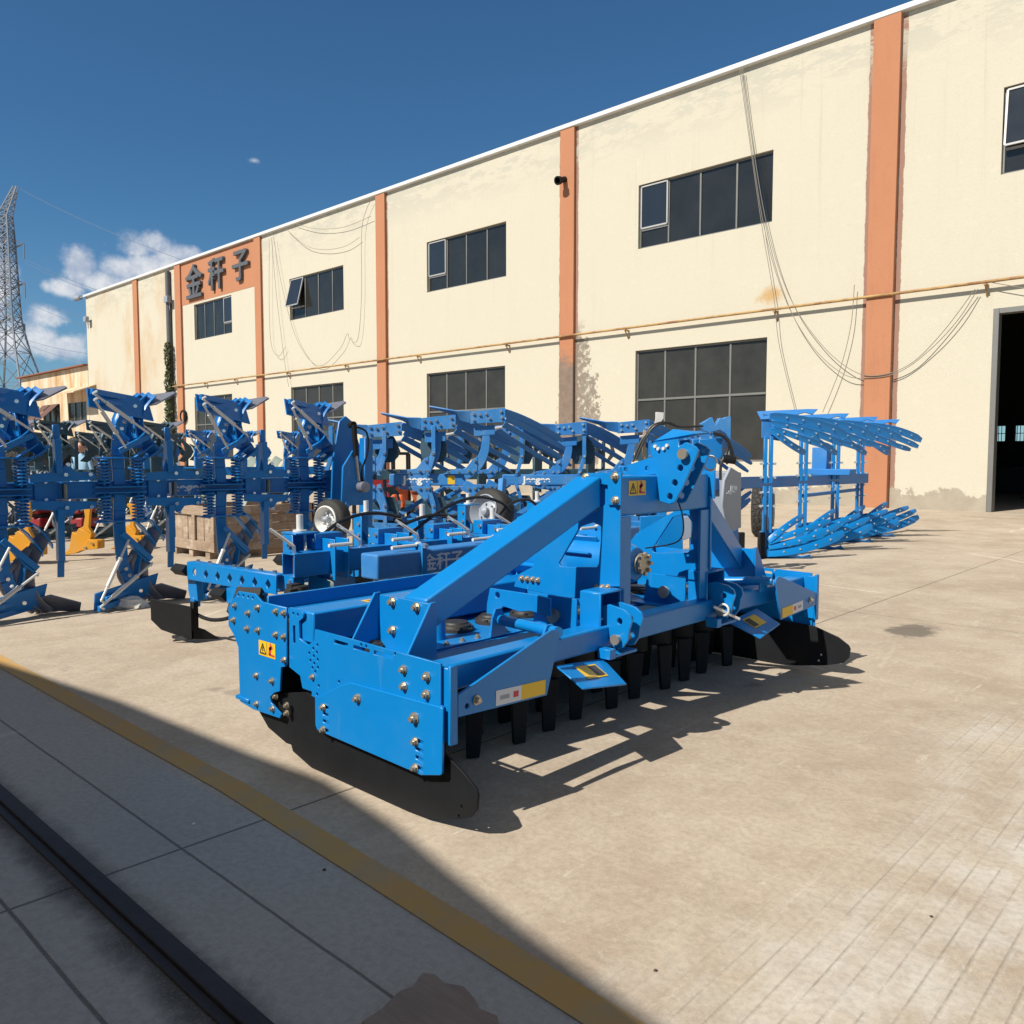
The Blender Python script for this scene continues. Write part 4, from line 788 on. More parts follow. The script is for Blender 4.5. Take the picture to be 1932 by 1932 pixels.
def coil(p, q, r, w, turns, n=9):
    p = V(p); q = V(q); d = q-p; a = d.normalized().orthogonal().normalized(); b_ = d.normalized().cross(a); k = turns*n
    return MB().tube([p+d*(i/k)+(a*cos(2*pi*i/n)+b_*sin(2*pi*i/n))*r for i in range(k+1)], w, 6)

def reset_body(fr, up, k, root, paint_, zb=1.06, detail=True, sc=1.):
    """one turn-over body: up=+1 the raised one, -1 the one standing on the ground (mirrored about the beam)"""
    def Z(z):
        if up > 0: return zb+(z-1.06)*sc
        return zb-(z-1.06+.172*min(1., max(0., (z-1.36)/.16)))*sc
    q = lambda a, b, z: fr(a*sc, b*sc, Z(z))
    lw = up < 0
    # back of the share and mouldboard: a dark hollow panel facing away from the sun
    rows = []
    for u in [i/6 for i in range(7)]:
        a0 = -.215+.44*u; top = 1.935-.045*u-.02*sin(pi*u); low = 1.775-.10*u; rows.append([q(a0+.03*v*u, .14-.24*u+.05*v, top+(low-top)*v) for v in (0, .33, .66, 1)])
    mb_ = MB().sheet(rows, .014).build('mouldboard', paint_, root, .002)
    k_ = MB(); k_.beam(q(-.20, .22, 1.905), q(.22, -.16, 1.865), .03, .05); k_.beam(q(-.15, .20, 1.83), q(.20, -.13, 1.79), .03, .04); k_.build('share_bar', paint_, mb_, .003)
    # share: pointed, bent away at its wing
    sm = 'share_steel'
    MB().sheet([[q(.16, -.16, 1.90), q(.17, -.05, 1.80)], [q(.29, -.16, 1.925), q(.27, -.02, 1.83 if not lw else 1.77)], [q(.42 if not lw else .46, -.12, 1.955), q(.42 if not lw else .46, -.06, 1.94 if not lw else 1.87)]], .016).build('share', sm, root, .002)
    if lw: MB().sheet([[q(.15, -.17, 1.90), q(.19, -.28, 1.88)], [q(.30, -.18, 1.93), q(.34, -.25, 1.915)]], .014).build('share_wing', sm, root, .002)
    # slats curling down from the share; their hollow side turns to the sun
    for off, wd, e in ((0., .125, (.255, 1.38)), (-.085, .075, (.15, 1.44)), (-.15, .055, (.07, 1.50))):
        c = bez(q(.26+off*.6, -.08, 1.92), q(.015+off, -.04, 1.66), q(e[0], .02, e[1]), 10)
        s_ = MB(); slat(s_, c, wd*.8, wd*1.1, lambda u: (fr.e1*.80+fr.e2*.60), .012, .006); s_.build('slat', sm if lw else paint_, root, .002)
    # two adjusting struts
    for pa, pb in ((q(-.195, .26, 1.885), q(.19, .08, 1.56)), (q(-.19, .26, 1.83), q(.03, .10, 1.43))):
        s_ = MB(); m1 = pa.lerp(pb, .22); m2 = pa.lerp(pb, .66); s_.cyl(pa, m1, .011, 8).cyl(m1, m2, .0175, 10).cyl(m2, pb, .011, 8); s_.lathe(m2, pb-pa, [(0, .0225), (.02, .0225)], 8); s_.tube([pa+fr.e1*.03+UP*.02*up, pa, pa+(pb-pa)*.03], .011, 6); s_.build('strut', 'galvanised', root)
    c = MB(); c.beam(q(-.01, .09, 1.40), q(.19, .05, 1.53), .02, .05); c.beam(q(.10, .0, 1.50), q(.08, -.06, 1.72), .02, .14); c.build('strut_bracket', paint_, root, .003)
    for a0, z0 in ((.08, 1.33), (.14, 1.30), (.05, 1.45)):
        if detail: MB().sheet([[q(a0, .0, z0), q(a0, .06, z0)], [q(a0+.07, -.01, z0+.07), q(a0+.06, .07, z0+.05)], [q(a0+.15, .0, z0+.15), q(a0+.14, .07, z0+.13)]], .012).build('trash_flap', paint_ if not lw else 'blue_paint', root, .002)
    # shank
    s_ = MB(); pts = [(0, 1.10), (-.005, 1.25), (-.01, 1.36), (.0, 1.50), (.02, 1.62), (.05, 1.72)]
    for (a0, z0), (a1, z1) in zip(pts, pts[1:]): s_.beam(q(a0, 0, z0), q(a1, 0, z1), .10*sc, .035*sc, fr.e2)
    sh = s_.build('shank', paint_, root, .004)
    nuts(sh, [q(.02, .03, 1.60), q(.04, .03, 1.66), q(.1, .09, 1.80)], fr.e2, 1.2*sc)
    if detail:
        for a0 in (-.105, .115):
            for z0, z1 in ((1.10, 1.33),): coil(q(a0, .035, z0), q(a0, .035, z1), .050, .0088, 8, 12).build('spring', 'plough_blue', root)
        g_ = MB(); g_.beam(q(-.17, .03, 1.34), q(.17, .03, 1.34), .10, .015); g_.beam(q(-.17, .03, 1.085), q(.17, .03, 1.085), .07, .014); g_.cyl(q(-.105, .035, 1.09), q(-.105, .035, 1.36), .016, 8); g_.cyl(q(.115, .035, 1.09), q(.115, .035, 1.36), .016, 8)
        g_.build('spring_seat', paint_, root, .003)
        pl = MB().prism([q(0.166, .055, 1.135), q(0.166, .055, 1.205), q(0.332, .055, 1.225), q(0.390, .055, 1.30), q(0.432, .055, 1.225), q(0.548, .055, 1.215), q(0.564, .055, 1.16), q(0.498, .055, 1.15)], fr.e2*-.022).build('clamp_plate', paint_, root, .003)
        nuts(pl, [q(0.373, .06, 1.20), q(0.390, .06, 1.285), q(0.523, .06, 1.20)], fr.e2, 1.25)
        ps = MB(); ps.beam(q(0.336, .02, 1.21), q(0.332, .02, 1.50), .05, .11, fr.e2); ps.beam(q(0.332, .02, 1.50), q(0.328, .02, 1.62), .05, .03, fr.e2); ps.prism([q(0.282, .02, 1.17), q(0.373, .02, 1.17), q(0.357, .02, 1.36), q(0.320, .02, 1.36)], fr.e2*.02); ps.build('tool_post', paint_, root, .003)
        MB().cyl(q(0.369, .03, 1.0), q(0.369, .03, 1.12), .022, 10).build('spacer_pin', 'steel', root)

def beam_between(pts, w, h, z): 
    k = MB()
    for p, q in zip(pts, pts[1:]): k.beam(V((p[0], p[1], z)), V((q[0], q[1], z)), w, h)
    return k
ANG = R(83)
def spring_plough(label, spots, scs, paint_, group, detail, zb=1.06, beam=True, ang=ANG):
    P0 = spots[0]; root = thing('reversible_plough', label, 'plough', (P0[0], P0[1], 0), group)
    for (x, y), sc in zip(spots, scs):
        fr = Fr((x, y), ang, 1.27); reset_body(fr, 1, 0, root, paint_, zb, detail, sc); reset_body(fr, -1, 0, root, paint_, zb, detail, sc)
    return root
GP = 'reversible ploughs parked in the yard'
sA = [pd(x, 880, d) for x, d in ((-2, 6.74), (224, 7.38), (416, 8.02), (574, 8.66))]
pA = spring_plough('nearest dark blue spring reset plough with coil springs at the left edge', [(p.x, p.y) for p in sA], (1, 1, 1, 1), 'plough_blue', GP, True)
dA = (sA[3]-sA[0]); dA.z = 0; dA.normalize(); nA = V((dA.y, -dA.x, 0))
a0 = sA[0]-dA*1.3-nA*.07; a1 = sA[3]+dA*.55-nA*.07
k = MB(); k.beam(V((a0.x, a0.y, 1.06)), V((a1.x, a1.y, 1.06)), .13, .15); bA = k.build('beam', 'plough_blue', pA, .01, 35, 2)
rz = math.atan2(dA.y, dA.x)
pt_ = pd(352, 912, 7.82); tp = a0+dA*((pt_-a0).dot(dA))+nA*.066; text('lettering', 'Jeegee', .125, 'letter_pale', (tp.x, tp.y, 1.058), (R(90), 0, rz), pA, .001, .004, 1.1)
# beam flanges beside each body
for p in sA:
    k = MB(); q = p+dA*.33-nA*.07; k.beam(V((q.x, q.y, .965)), V((q.x, q.y, 1.165)), .17, .17, dA); q2 = p+dA*.24-nA*.07; k.beam(V((q2.x, q2.y, 1.145)), V(((p+dA*.46).x, (p+dA*.46).y, 1.18))-nA*.07, .03, .05); f_ = k.build('beam_flange', 'plough_blue', pA, .004)
    nuts(f_, [V(((q+nA*.09).x, (q+nA*.09).y, z)) for z in (.99, 1.14)], nA, 1.1)
# headstock of the near plough with its black ram
hq = pd(648, 880, 8.75); fr = Fr((hq.x, hq.y), ANG)
k = MB(); k.prism([fr(-.16, 0, .85), fr(.20, 0, .85), fr(.24, 0, 1.3), fr(.10, 0, 1.72), fr(.02, 0, 1.78), fr(-.06, 0, 1.72), fr(-.14, 0, 1.3)], fr.e2*.03); k.prism([fr(-.16, .22, .85), fr(.14, .22, .85), fr(.10, .22, 1.25), fr(-.02, .22, 1.42), fr(-.14, .22, 1.25)], fr.e2*.03); k.beam(fr(.20, .1, .6), fr(.22, .1, 1.55), .1, .12, fr.e2); k.build('headstock', 'plough_blue', pA, .005)
k = MB(); k.cyl(fr(-.02, .27, 1.68), fr(.0, .27, 1.36), .028, 14).cyl(fr(-.02, .27, 1.68), fr(-.02, .20, 1.68), .036, 12); k.tube(smoothpath([fr(-.02, .30, 1.66), fr(.10, .32, 1.60), (fr(.12, .30, 1.40)), fr(.06, .28, 1.2), fr(.1, .25, 1.05)], 5), .010, 7); ra = k.build('ram', 'black_steel', pA); MB().cyl(fr(.0, .27, 1.36), fr(.03, .27, 1.10), .016, 12).build('piston_rod', 'steel', ra)
k = MB(); k.lathe(fr(.06, .36, 1.04), fr.e2*-1, [(0, .03), (.005, .055), (.14, .055), (.16, .05)], 18); k.build('turning_hub', 'share_steel', pA)
# a white stone lying under the second standing body
sb = bmesh.new(); bmesh.ops.create_icosphere(sb, subdivisions=3, radius=1); rr = random.Random(11)
for v in sb.verts: v.co = V((v.co.x*.17, v.co.y*.10, max(-.02, v.co.z*.085)))*(1+.25*(rr.random()-.5))
me = bpy.data.meshes.new('stone'); sb.to_mesh(me); sb.free(); me.materials.append(M['stone_white']); st = bpy.data.objects.new('white_stone', me); COL.objects.link(st); q = gz(242, 1146); st.location = (q.x, q.y, .02); st.rotation_euler = (0, .1, .9)
tag(st, 'white rough stone wedged under the second standing body of the nearest plough', 'stone')

def far_plough(label, xy, scale_d, paint_, beamz=1.06):
    spots = [pd(x, 880, d) for x, d in xy]
    r_ = spring_plough(label, [(p.x, p.y) for p in spots], [s for s in scale_d], paint_, GP, False, beamz)
    a = spots[0]; b_ = spots[-1]; d = (b_-a); d.z = 0; d.normalize(); n = V((d.y, -d.x, 0)); a = a-d*.8-n*.1; b_ = b_+d*.9-n*.1
    MB().beam(V((a.x, a.y, beamz)), V((b_.x, b_.y, beamz)), .14, .17).build('beam', paint_, r_, .008)
    for p in spots:
        k = MB(); fr = Fr((p.x, p.y), ANG)
        k.prism([fr(-.05, .02, .75), fr(.10, .02, .75), fr(.12, .02, 1.35), fr(-.06, .02, 1.35)], fr.e2*.03); k.build('body_frame', paint_, r_, .004)
        for up in (1, -1):
            s_ = MB(); s_.sheet([[fr(.38+.10*sin(u*pi)*1.2, .06*up, 1.06+up*(.22+.38*u)), fr(.50+.16*sin(u*pi), .0, 1.06+up*(.20+.36*u))] for u in (0, .25, .5, .75, 1)], .012); s_.build('skimmer', paint_, r_, .002)
            MB().beam(fr(.33, .03, 1.06), fr(.34, .03, 1.06+up*.55), .05, .05, fr.e2).build('skimmer_post', paint_, r_, .003)
    return r_, n, a, d
r1, n1, a1_, d1 = far_plough('dark teal plough with LK lettering on its beam behind the nearest plough', ((5, 13.0), (100, 13.2), (195, 13.4), (290, 13.7)), (1, 1, 1, 1), 'teal_paint')
pt_ = pd(72, 887, 13.1); tp = a1_+d1*((pt_-a1_).dot(d1))+n1*.071; text('lettering', 'LK9', .17, 'letter_pale', (tp.x, tp.y, 1.06), (R(90), 0, math.atan2(d1.y, d1.x)), r1, .001, .004)
far_plough('farthest dark teal plough standing before the rusty annex shed', ((70, 18.4), (165, 18.7), (250, 19.), (325, 19.3)), (.98, .98, .98, .98), 'teal_paint')
far_plough('small looking mid blue plough between the dark teal ones and the wooden crate', ((276, 16.2), (372, 16.6), (455, 17.0), (540, 17.4)), (.95, .95, .95, .95), 'plough_blue')

# ---- ploughs with curved legs in the middle
def curved_leg(root, base, foot, top, w_, paint_, t=.05):       # base/top as pixels at a depth
    pass
def mid_plough(label, d, legs, beam_px, textpx, paint_, ends):
    P0 = pd(legs[0][0], 890, d); root = thing('reversible_plough', label, 'plough', (P0.x, P0.y, 0), GP)
    px = F/d; fr = Fr((P0.x, P0.y), math.atan2(rt.y, rt.x)-.0)
    x0 = legs[0][0]; A = lambda x: (x-x0)/px
    zY = lambda y: HC-(y-862)/px
    bz = zY(beam_px[2]); k = MB(); k.beam(fr(A(beam_px[0]), .0, bz), fr(A(beam_px[1]), .0, bz), .14, .135); bm_ = k.build('beam', paint_, root, .008)
    s_ = MB().prism([fr(A(beam_px[0])-.02, .0701, bz-.05), fr(A(beam_px[1])-.1, .0701, bz-.05), fr(A(beam_px[1])-.1, .0701, bz+.05), fr(A(beam_px[0])+.08, .0701, bz+.05)], fr.e2*.0015).build('beam_stripe', 'sky_blue_paint', bm_)
    text('lettering', 'Jeegee', .115, 'white_paint', fr(A(textpx), .0735, bz), (R(90), 0, math.atan2(fr.e1.y, fr.e1.x)), root, .001, .004, 1.15)
    MB().prism([fr(A(beam_px[1])-.2, .0722, bz-.05), fr(A(beam_px[1])-.12, .0722, bz-.05), fr(A(beam_px[1])-.12, .0722, bz+.05), fr(A(beam_px[1])-.2, .0722, bz+.05)], fr.e2*.001).build('warning_label', 'label_yellow', root)
    for i, (xb, yt, boff) in enumerate(legs):
        ab = A(xb); zt = zY(yt)
        for up in (1, -1):
            Z = (lambda z: z) if up > 0 else (lambda z: 2*bz-z)
            sc = 1.
            q = lambda a, b, z: fr(ab+a, b+boff, Z(z))
            zl = zt-.30
            # curved leg
            c = bez(q(-.06, .03, bz+.06), q(.22, .03, bz+.16), q(.20, .03, zl+.06), 10); w = MB(); slat(w, c, .13, .085, lambda u: (fr.e1*(1-u*.3)-UP*up*(1-u)), .034); lg = w.build('leg', paint_, root, .004)
            f_ = MB().prism([q(-.30, .02, bz+.07), q(.10, .02, bz+.07), q(.10, .02, bz+.27), q(.05, .02, bz+.24), q(-.04, .02, bz+.13), q(-.2, .02, bz+.11)], fr.e2*.035).build('leg_foot', paint_, root, .003)
            nuts(f_, [q(a, .06, z) for a, z in ((-.24, bz+.09), (-.12, bz+.09), (0, bz+.10), (.07, bz+.10), (.07, bz+.22))], fr.e2, 1.15)
            k = MB(); k.prism([q(.06, .05, zl), q(.30, .05, zl+.02), q(.30, .05, zl+.13), q(.06, .05, zl+.11)], fr.e2*-.06); k.build('body_bracket', paint_, root, .003)
            # landside plate with its bolts
            ls = MB().prism([q(.02, .10, zt-.16), q(.42, .10, zt-.14), q(.42, .10, zt+.02), q(.02, .10, zt-.02)], fr.e2*-.018).build('landside', 'sky_blue_paint' if paint_ == 'sky_blue_paint' else paint_, root, .002)
            nuts(ls, [q(a, .105, z) for a, z in ((.06, zt-.05), (.06, zt-.12), (.2, zt-.05), (.24, zt-.10), (.37, zt-.02), (.38, zt-.09), (.13, zt-.06))], fr.e2, 1.1)
            MB().sheet([[q(.02, .10, zt-.015), q(.02, .08, zt-.15)], [q(-.14, .06, zt-.01), q(-.08, .0, zt-.12)], [q(-.30, .02, zt+.02), q(-.20, -.06, zt-.04)], [q(-.46, -.04, zt+.05), q(-.44, -.06, zt+.03)]], .014).build('share', 'share_steel' if up < 0 else paint_, root, .002)
            # long slats sweeping back from the plate
            for (da, dz, wd, db) in ((.0, 0., .10, 0.), (.03, -.11, .085, .06), (.0, -.23, .075, .12), (-.08, -.33, .06, .2)):
                c = bez(q(.40+da, .02-db, zt-.03+dz*.55), q(.72+da, -.25-db, zt-.10+dz), q(1.12+da, -.62-db, zt-.34+dz*.9), 9)
                w = MB(); slat(w, c, wd, wd*.75, lambda u: (UP*up*.8+fr.e2*.5), .012); w.build('slat', 'sky_blue_paint' if da == 0 else paint_, root, .002)
            # skimmer on its upright post
            k = MB(); k.beam(q(-.47, .05, bz+.05), q(-.40, .05, bz+.28), .045, .06, fr.e2); k.beam(q(-.40, .05, bz+.28), q(-.40, .05, bz+.62), .045, .07, fr.e2); po = k.build('skimmer_post', paint_, root, .003)
            nuts(po, [q(-.40, .085, bz+.3), q(-.46, .085, bz+.1)], fr.e2, 1.2)
            MB().sheet([[q(-.38+.09*sin(pi*u)+.08*(1-u), -.02, bz+.20+.38*u), q(-.52-.05*sin(pi*u), -.03-.08*u, bz+.20+.36*u)] for u in (0, .25, .5, .75, 1)], .012).build('skimmer', 'teal_paint', root, .002)
            k = MB(); k.cyl(q(.08, -.02, zl+.05), q(.62, -.30, zl+.16), .018, 8); k.build('strut', 'galvanised', root)
    return root, fr, A, zY
pD, _, _, _ = mid_plough('middle plough with pale blue curved legs and a lettered beam, left of the two', 9.6, ((693, 800, .0), (793, 787, .02), (885, 775, .05)), (736, 878, 905), 790, 'sky_blue_paint', None)
mid_plough('middle plough with curved legs and a lettered beam, right behind the harrow brace', 10.6, ((925, 800, -.4), (1043, 799, 0.), (1160, 795, .0), (1290, 812, -.3)), (948, 1200, 905), 1012, 'blue_paint_worn', None)

# ---- plough with fan slats at the right
F0 = [pd(x, 900, d) for x, d in ((1446, 11.0), (1513, 12.1), (1574, 13.1), (1620, 14.0))]
pF = thing('reversible_plough', 'bright blue plough with long fanned slats standing alone at the right by the wall', 'plough', (F0[0].x, F0[0].y, 0), GP)
aF = math.atan2(rt.y, rt.x)
for i, p in enumerate(F0):
    fr = Fr((p.x, p.y), aF)
    for up in (1, -1):
        Z = (lambda z: z) if up > 0 else (lambda z: 2*.98-z)
        q = lambda a, b, z: fr(a, b, Z(z))
        k = MB(); k.beam(q(-.03, .03, 1.0), q(-.03, .03, 1.62), .045, .05, fr.e2); k.beam(q(.045, .03, 1.0), q(.045, .03, 1.62), .045, .05, fr.e2)
        lg = k.build('leg', 'blue_paint', pF, .003); nuts(lg, [q(a, .06, z) for a in (-.09, .09) for z in (1.08, 1.26)], fr.e2, 1.4)
        k = MB()
        for z in (1.08, 1.26): k.cyl(q(-.1, .03, z), q(.1, .03, z), .012, 6)
        k.build('leg_clamp', 'galvanised', pF)
        MB().prism([q(-.08, .0, 1.60), q(.16, .0, 1.56), q(.20, .0, 1.86), q(-.08, .0, 1.93)], fr.e2*.025).build('body_frame', 'blue_paint_worn', pF, .004)
        MB().sheet([[q(-.13, -.05, 1.95), q(-.10, .04, 1.84)], [q(.2, .0, 1.965), q(.22, .06, 1.86)], [q(.50, .05, 1.975), q(.46, .09, 1.93)], [q(.64, .06, 1.975), q(.56, .10, 1.90)]], .014).build('share', 'blue_paint_worn', pF, .002)
        for (s0, mid, e, wd) in (((.0, 1.88), (.55, 1.86), (1.10, 1.63), .125), ((.02, 1.80), (.52, 1.72), (1.05, 1.52), .095), ((.02, 1.74), (.42, 1.58), (.92, 1.47), .085), ((.02, 1.72), (.22, 1.52), (.55, 1.40), .09)):
            c = bez(q(s0[0], .08, s0[1]), q(mid[0], .14, mid[1]), q(e[0], -.12, e[1]), 10); w = MB(); slat(w, c, wd*.9, wd, lambda u: UP*up+fr.e2*(.35-.2*u), .013, .006)
            sl__ = w.build('slat', 'blue_paint', pF, .003); nuts(sl__, [c[j_]+fr.e2*.008 for j_ in (2, 4, 6, 8)], fr.e2, .9)
k = MB(); k.beam(V((F0[0].x, F0[0].y, .99))-rt*.75-FH*.05, V((F0[3].x, F0[3].y, .99))+rt*.1, .14, .16); k.build('beam', 'plough_blue', pF, .008)
k = MB(); k.beam(V((F0[1].x, F0[1].y, .78)), V((F0[3].x, F0[3].y, .80)), .05, .05); k.build('tie_bar', 'plough_blue', pF, .004)
q = pd(1550, 880, 13.2); k = MB(); k.box(q.x-.12, q.x+.12, q.y-.1, q.y+.1, 1.07, 1.5); k.box(q.x-.3, q.x+.5, q.y-.13, q.y+.13, 1.062, 1.16); k.build('turnover_tower', 'blue_paint_worn', pF, .01)

# ================================================================ row cultivator behind the harrow
cu = thing('row_cultivator', 'long blue toolbar cultivator with lettered box beam right behind the harrow', 'cultivator', (-4.5, 4.2, 0))
for x0, x1, y0, y1, z0, z1 in ((-4.55, -4.41, 2.76, 6.3, .61, .755),):
    k = MB(); k.box(x0, x1, y0, y1, z1-.008, z1); k.box(x0, x1, y0, y1, z0, z0+.008); k.box(x0, x0+.008, y0, y1, z0+.0082, z1-.0082); k.box(x1-.008, x1, y0, y1, z0+.0082, z1-.0082); k.build('toolbar', 'plough_blue', cu, .001)
MB().box(-4.17, -4.0, 3.075, 5.9, .60, .757).build('box_beam', 'blue_paint_worn', cu, .014, 35, 3)
cs = [gx(*Z1(a, b_), -3.998) for a, b_ in ((1090, 890), (1165, 880), (1237, 868))]
for ch, p in zip('金秆子', cs): text('lettering', ch, .115, 'letter_pale', (-3.998, p.y, p.z), FACE_X, cu, .001, .002, 1.1)
def post(px, py, zt, h_, X=None):                                # upright housing with its chrome spindle
    p = gz(px, py, zt); x0 = p.x; y0 = p.y; k = MB()
    k.box(x0, x0+.115, y0, y0+.012, zt-h_, zt-.001); k.box(x0, x0+.012, y0+.0125, y0+.15, zt-h_, zt-.001); k.box(x0-.01, x0+.16, y0-.005, y0+.17, zt, zt+.012)
    k.prism([(x0+.0125, y0+.06, zt-.12), (x0+.15, y0+.06, zt-.2), (x0+.15, y0+.06, zt-.26), (x0+.0125, y0+.06, zt-.18)], (0, .02, 0))
    h = k.build('spindle_housing', 'blue_paint', cu, .003); nuts(h, [(x0+.085, y0-.002, zt-a) for a in (.07, .16, .30, .40) if a < h_-.03], (0, -1, 0), 1.1)
    k = MB(); k.lathe((x0+.075, y0+.08, zt+.012), (0, 0, 1), [(0, .045), (.012, .045), (.014, .022), (.11, .022)], 14); k.build('spindle', 'galvanised', cu)
    return x0, y0
UN = [(533, 1007, .86, .55), (666, 972, .86, .34), (770, 981, .86, .30), (863, 953, .86, .34), (994, 948, .86, .30), (905, 985, .80, .25)]
for u in UN: post(*u)
# cross brackets, rods and cranked handles along the toolbar
for i, Yc in enumerate((3.02, 3.52, 4.02, 4.52, 5.02, 5.52)):
    k = MB(); k.box(-4.60, -4.36, Yc, Yc+.012, .57, .83); k.box(-4.60, -4.36, Yc+.10, Yc+.112, .57, .83); k.box(-4.6, -4.5, Yc-.05, Yc+.16, .757, .86); br = k.build('clamp_bracket', 'blue_paint', cu, .002)
    nuts(br, [(-4.40, Yc-.002, .80), (-4.40, Yc-.002, .6), (-4.52, Yc-.052, .82)], (0, -1, 0), 1.)
    k = MB(); k.cyl((-4.32, Yc-.07, .80), (-4.32, Yc+.1, .80), .012, 8); k.build('tie_rod', 'galvanised', cu)
    k = MB(); hp = [(-4.62, Yc-.30, .90), (-4.50, Yc-.24, .82), (-4.46, Yc-.23, .78), (-4.46, Yc-.23, .60)]; k.tube(smoothpath(hp, 4), .011, 7); k.build('crank_handle', 'chrome', cu)
    k = MB()
    for j_ in range(7): a = random.random()*6; k.box(-4.42+.05*cos(a), -4.36+.05*cos(a), Yc-.27+.05*sin(a), Yc-.2+.05*sin(a), .42+.02*j_, .45+.02*j_)
    k.cyl((-4.40, Yc-.23, .36), (-4.40, Yc-.23, .56), .05, 12); k.build('drive_unit', 'cast_black', cu)
for Yc in (3.42, 4.12, 4.72, 5.3):
    k = MB(); k.box(-4.185, -3.985, Yc, Yc+.045, .54, .80); pl = k.build('box_clamp', 'blue_paint', cu, .004); nuts(pl, [(-3.98, Yc+.02, .785), (-3.98, Yc+.02, .565)], (1, 0, 0), 1.3)
    k = MB(); k.cyl((-4.04, Yc-.2, .785), (-4.04, Yc, .785), .012, 8).cyl((-4.04, Yc, .785), (-4.04, Yc+.03, .785), .022, 8); k.build('tie_rod', 'galvanised', cu)
for pp in (((586, 1030), (640, 985), (700, 968), (755, 975)), ((768, 1012), (840, 958), (900, 938), (945, 948), (962, 965)), ((700, 1022), (760, 990), (815, 972), (860, 975)), ((930, 985), (965, 950), (1000, 944), (1025, 970))):
    pts = smoothpath([gx(a, b_, -4.75) for a, b_ in pp], 6); MB().tube(pts, .013, 7).build('hose', 'hose_black', cu)
# square-hole tool carriers reaching back, with their square stub axles
def carrier(p0, p1, z0, z1, n):
    dx = (p1[0]-p0[0]); dy = p1[1]-p0[1]; L_ = math.hypot(dx, dy); e = V((dx/L_, dy/L_, 0)); hs = []
    for i in range(n):
        c = (L_*(i+.7)/(n+.3), (z0+z1)/2-.004); hs.append([(c[0], c[1]-.034), (c[0]+.030, c[1]), (c[0], c[1]+.034), (c[0]-.030, c[1])])
    MB().plate([(0, z0), (L_, z0), (L_, z1), (0, z1)], hs, (p0[0], p0[1], 0), e, EZ, V((e.y, -e.x, 0))*-.012).build('tool_carrier', 'blue_paint', cu, .002)
    nn = V((e.y, -e.x, 0)); k = MB(); k.beam(V((p0[0], p0[1], z1-.004))-nn*.045+e*.0, V((p1[0], p1[1], z1-.004))-nn*.045, .07, .012); o = k.build('carrier_flange', 'blue_paint', cu, .002)
    nuts(o, [V((p0[0], p0[1], z1+.006))+e*(L_*(i+.5)/n)-nn*.045 for i in range(n)], (0, 0, 1), 1.1)
    k = MB(); k.beam(V((p0[0], p0[1], (z0+z1)/2))-nn*.075, V((p1[0], p1[1], (z0+z1)/2))-nn*.075, .010, z1-z0-.02); k.build('carrier_web', 'plough_blue', cu)
    k = MB(); k.beam(V((p0[0], p0[1], (z0+z1)/2))-e*.16+nn*.0, V((p0[0], p0[1], (z0+z1)/2))-e*.002, .06, .06, (nn+UP)); k.build('square_axle', 'black_steel', cu, .003)
carrier((-5.72, 2.70), (-4.66, 2.78), .475, .60, 7); carrier((-5.55, 3.42), (-4.66, 3.42), .50, .60, 5); carrier((-5.0, 2.62), (-4.62, 2.62), .40, .50, 2)
k = MB()
for p, q in (((-4.75, 2.56, .50), (-4.62, 2.66, .50)), ((-4.78, 2.52, .40), (-4.6, 2.66, .40))): k.beam(p, q, .06, .06, (0, .7, .7))
k.build('square_axle', 'black_steel', cu, .003)
for x0, y0 in ((-5.1, 3.3), (-4.85, 3.3), (-5.1, 4.0), (-4.85, 4.0)):
    k = MB(); k.tube([V((x0+.15*cos(a), y0, .38+.15*sin(a))) for a in [i*pi/10 for i in range(21)]], .022, 7); k.build('packer_ring', 'dark_orange_paint' if x0 < -5 else 'black_steel', cu)
MB().cyl((-5.1, 3.25, .38), (-5.1, 4.6, .38), .07, 14).build('packer_tube', 'pale_green_paint', cu)
# black deflector blade with its sweep point
tp_ = gz(368, 1212); x0, y0 = tp_.x, tp_.y
k = MB(); k.beam((x0, y0, .03), (x0, y0, .30), .04, .05, EX); tl_ = k.build('tool_leg', 'black_steel', cu, .003)
k = MB(); k.prism([(x0-.06, y0, .31), (x0+.06, y0, .31), (x0+.03, y0, .475), (x0-.09, y0, .475), (x0-.09, y0, .38)], (0, .05, 0)); k.beam((x0-.02, y0+.02, .26), (x0-.02, y0+.02, .33), .05, .06, EX); k.build('tool_shank', 'blue_paint', cu, .003)
pl = [gx(*q, x0+.0) for q in ((304, 1148), (345, 1156), (364, 1150), (362, 1190), (355, 1208), (318, 1196), (306, 1178))]
e = V((-.42, -.42, 0)); base = V((x0+.02, y0-.03, 0))
def pb_(u, z): return base+V((-.40*u, -.12*u, z))
MB().prism([pb_(0, .04), pb_(.05, .03), pb_(.75, .075), pb_(1, .14), pb_(1, .30), pb_(.5, .285), pb_(0, .27)], (0.02, -.012, 0)).build('deflector_blade', 'black_steel', cu, .003)
MB().sheet([[V((x0-.10, y0-.12, .012)), V((x0-.05, y0+.02, .10))], [V((x0+.02, y0-.02, .03)), V((x0+.02, y0+.02, .11))], [V((x0+.07, y0+.16, .010)), V((x0+.05, y0+.05, .09))]], .012).build('sweep_point', 'black_steel', cu, .002)
MB().tube(smoothpath([(x0-.05, y0, .22), (x0+.15, y0+.05, .18), (x0+.33, y0+.12, .22), (x0+.40, y0+.15, .34), (x0+.33, y0+.1, .46)], 6), .014, 8).build('parallel_link', 'black_steel', cu)
MB().cyl((x0+.25, y0+.2, .38), (x0+.75, y0+.35, .46), .026, 10).build('ram', 'galvanised', cu)
k = MB()
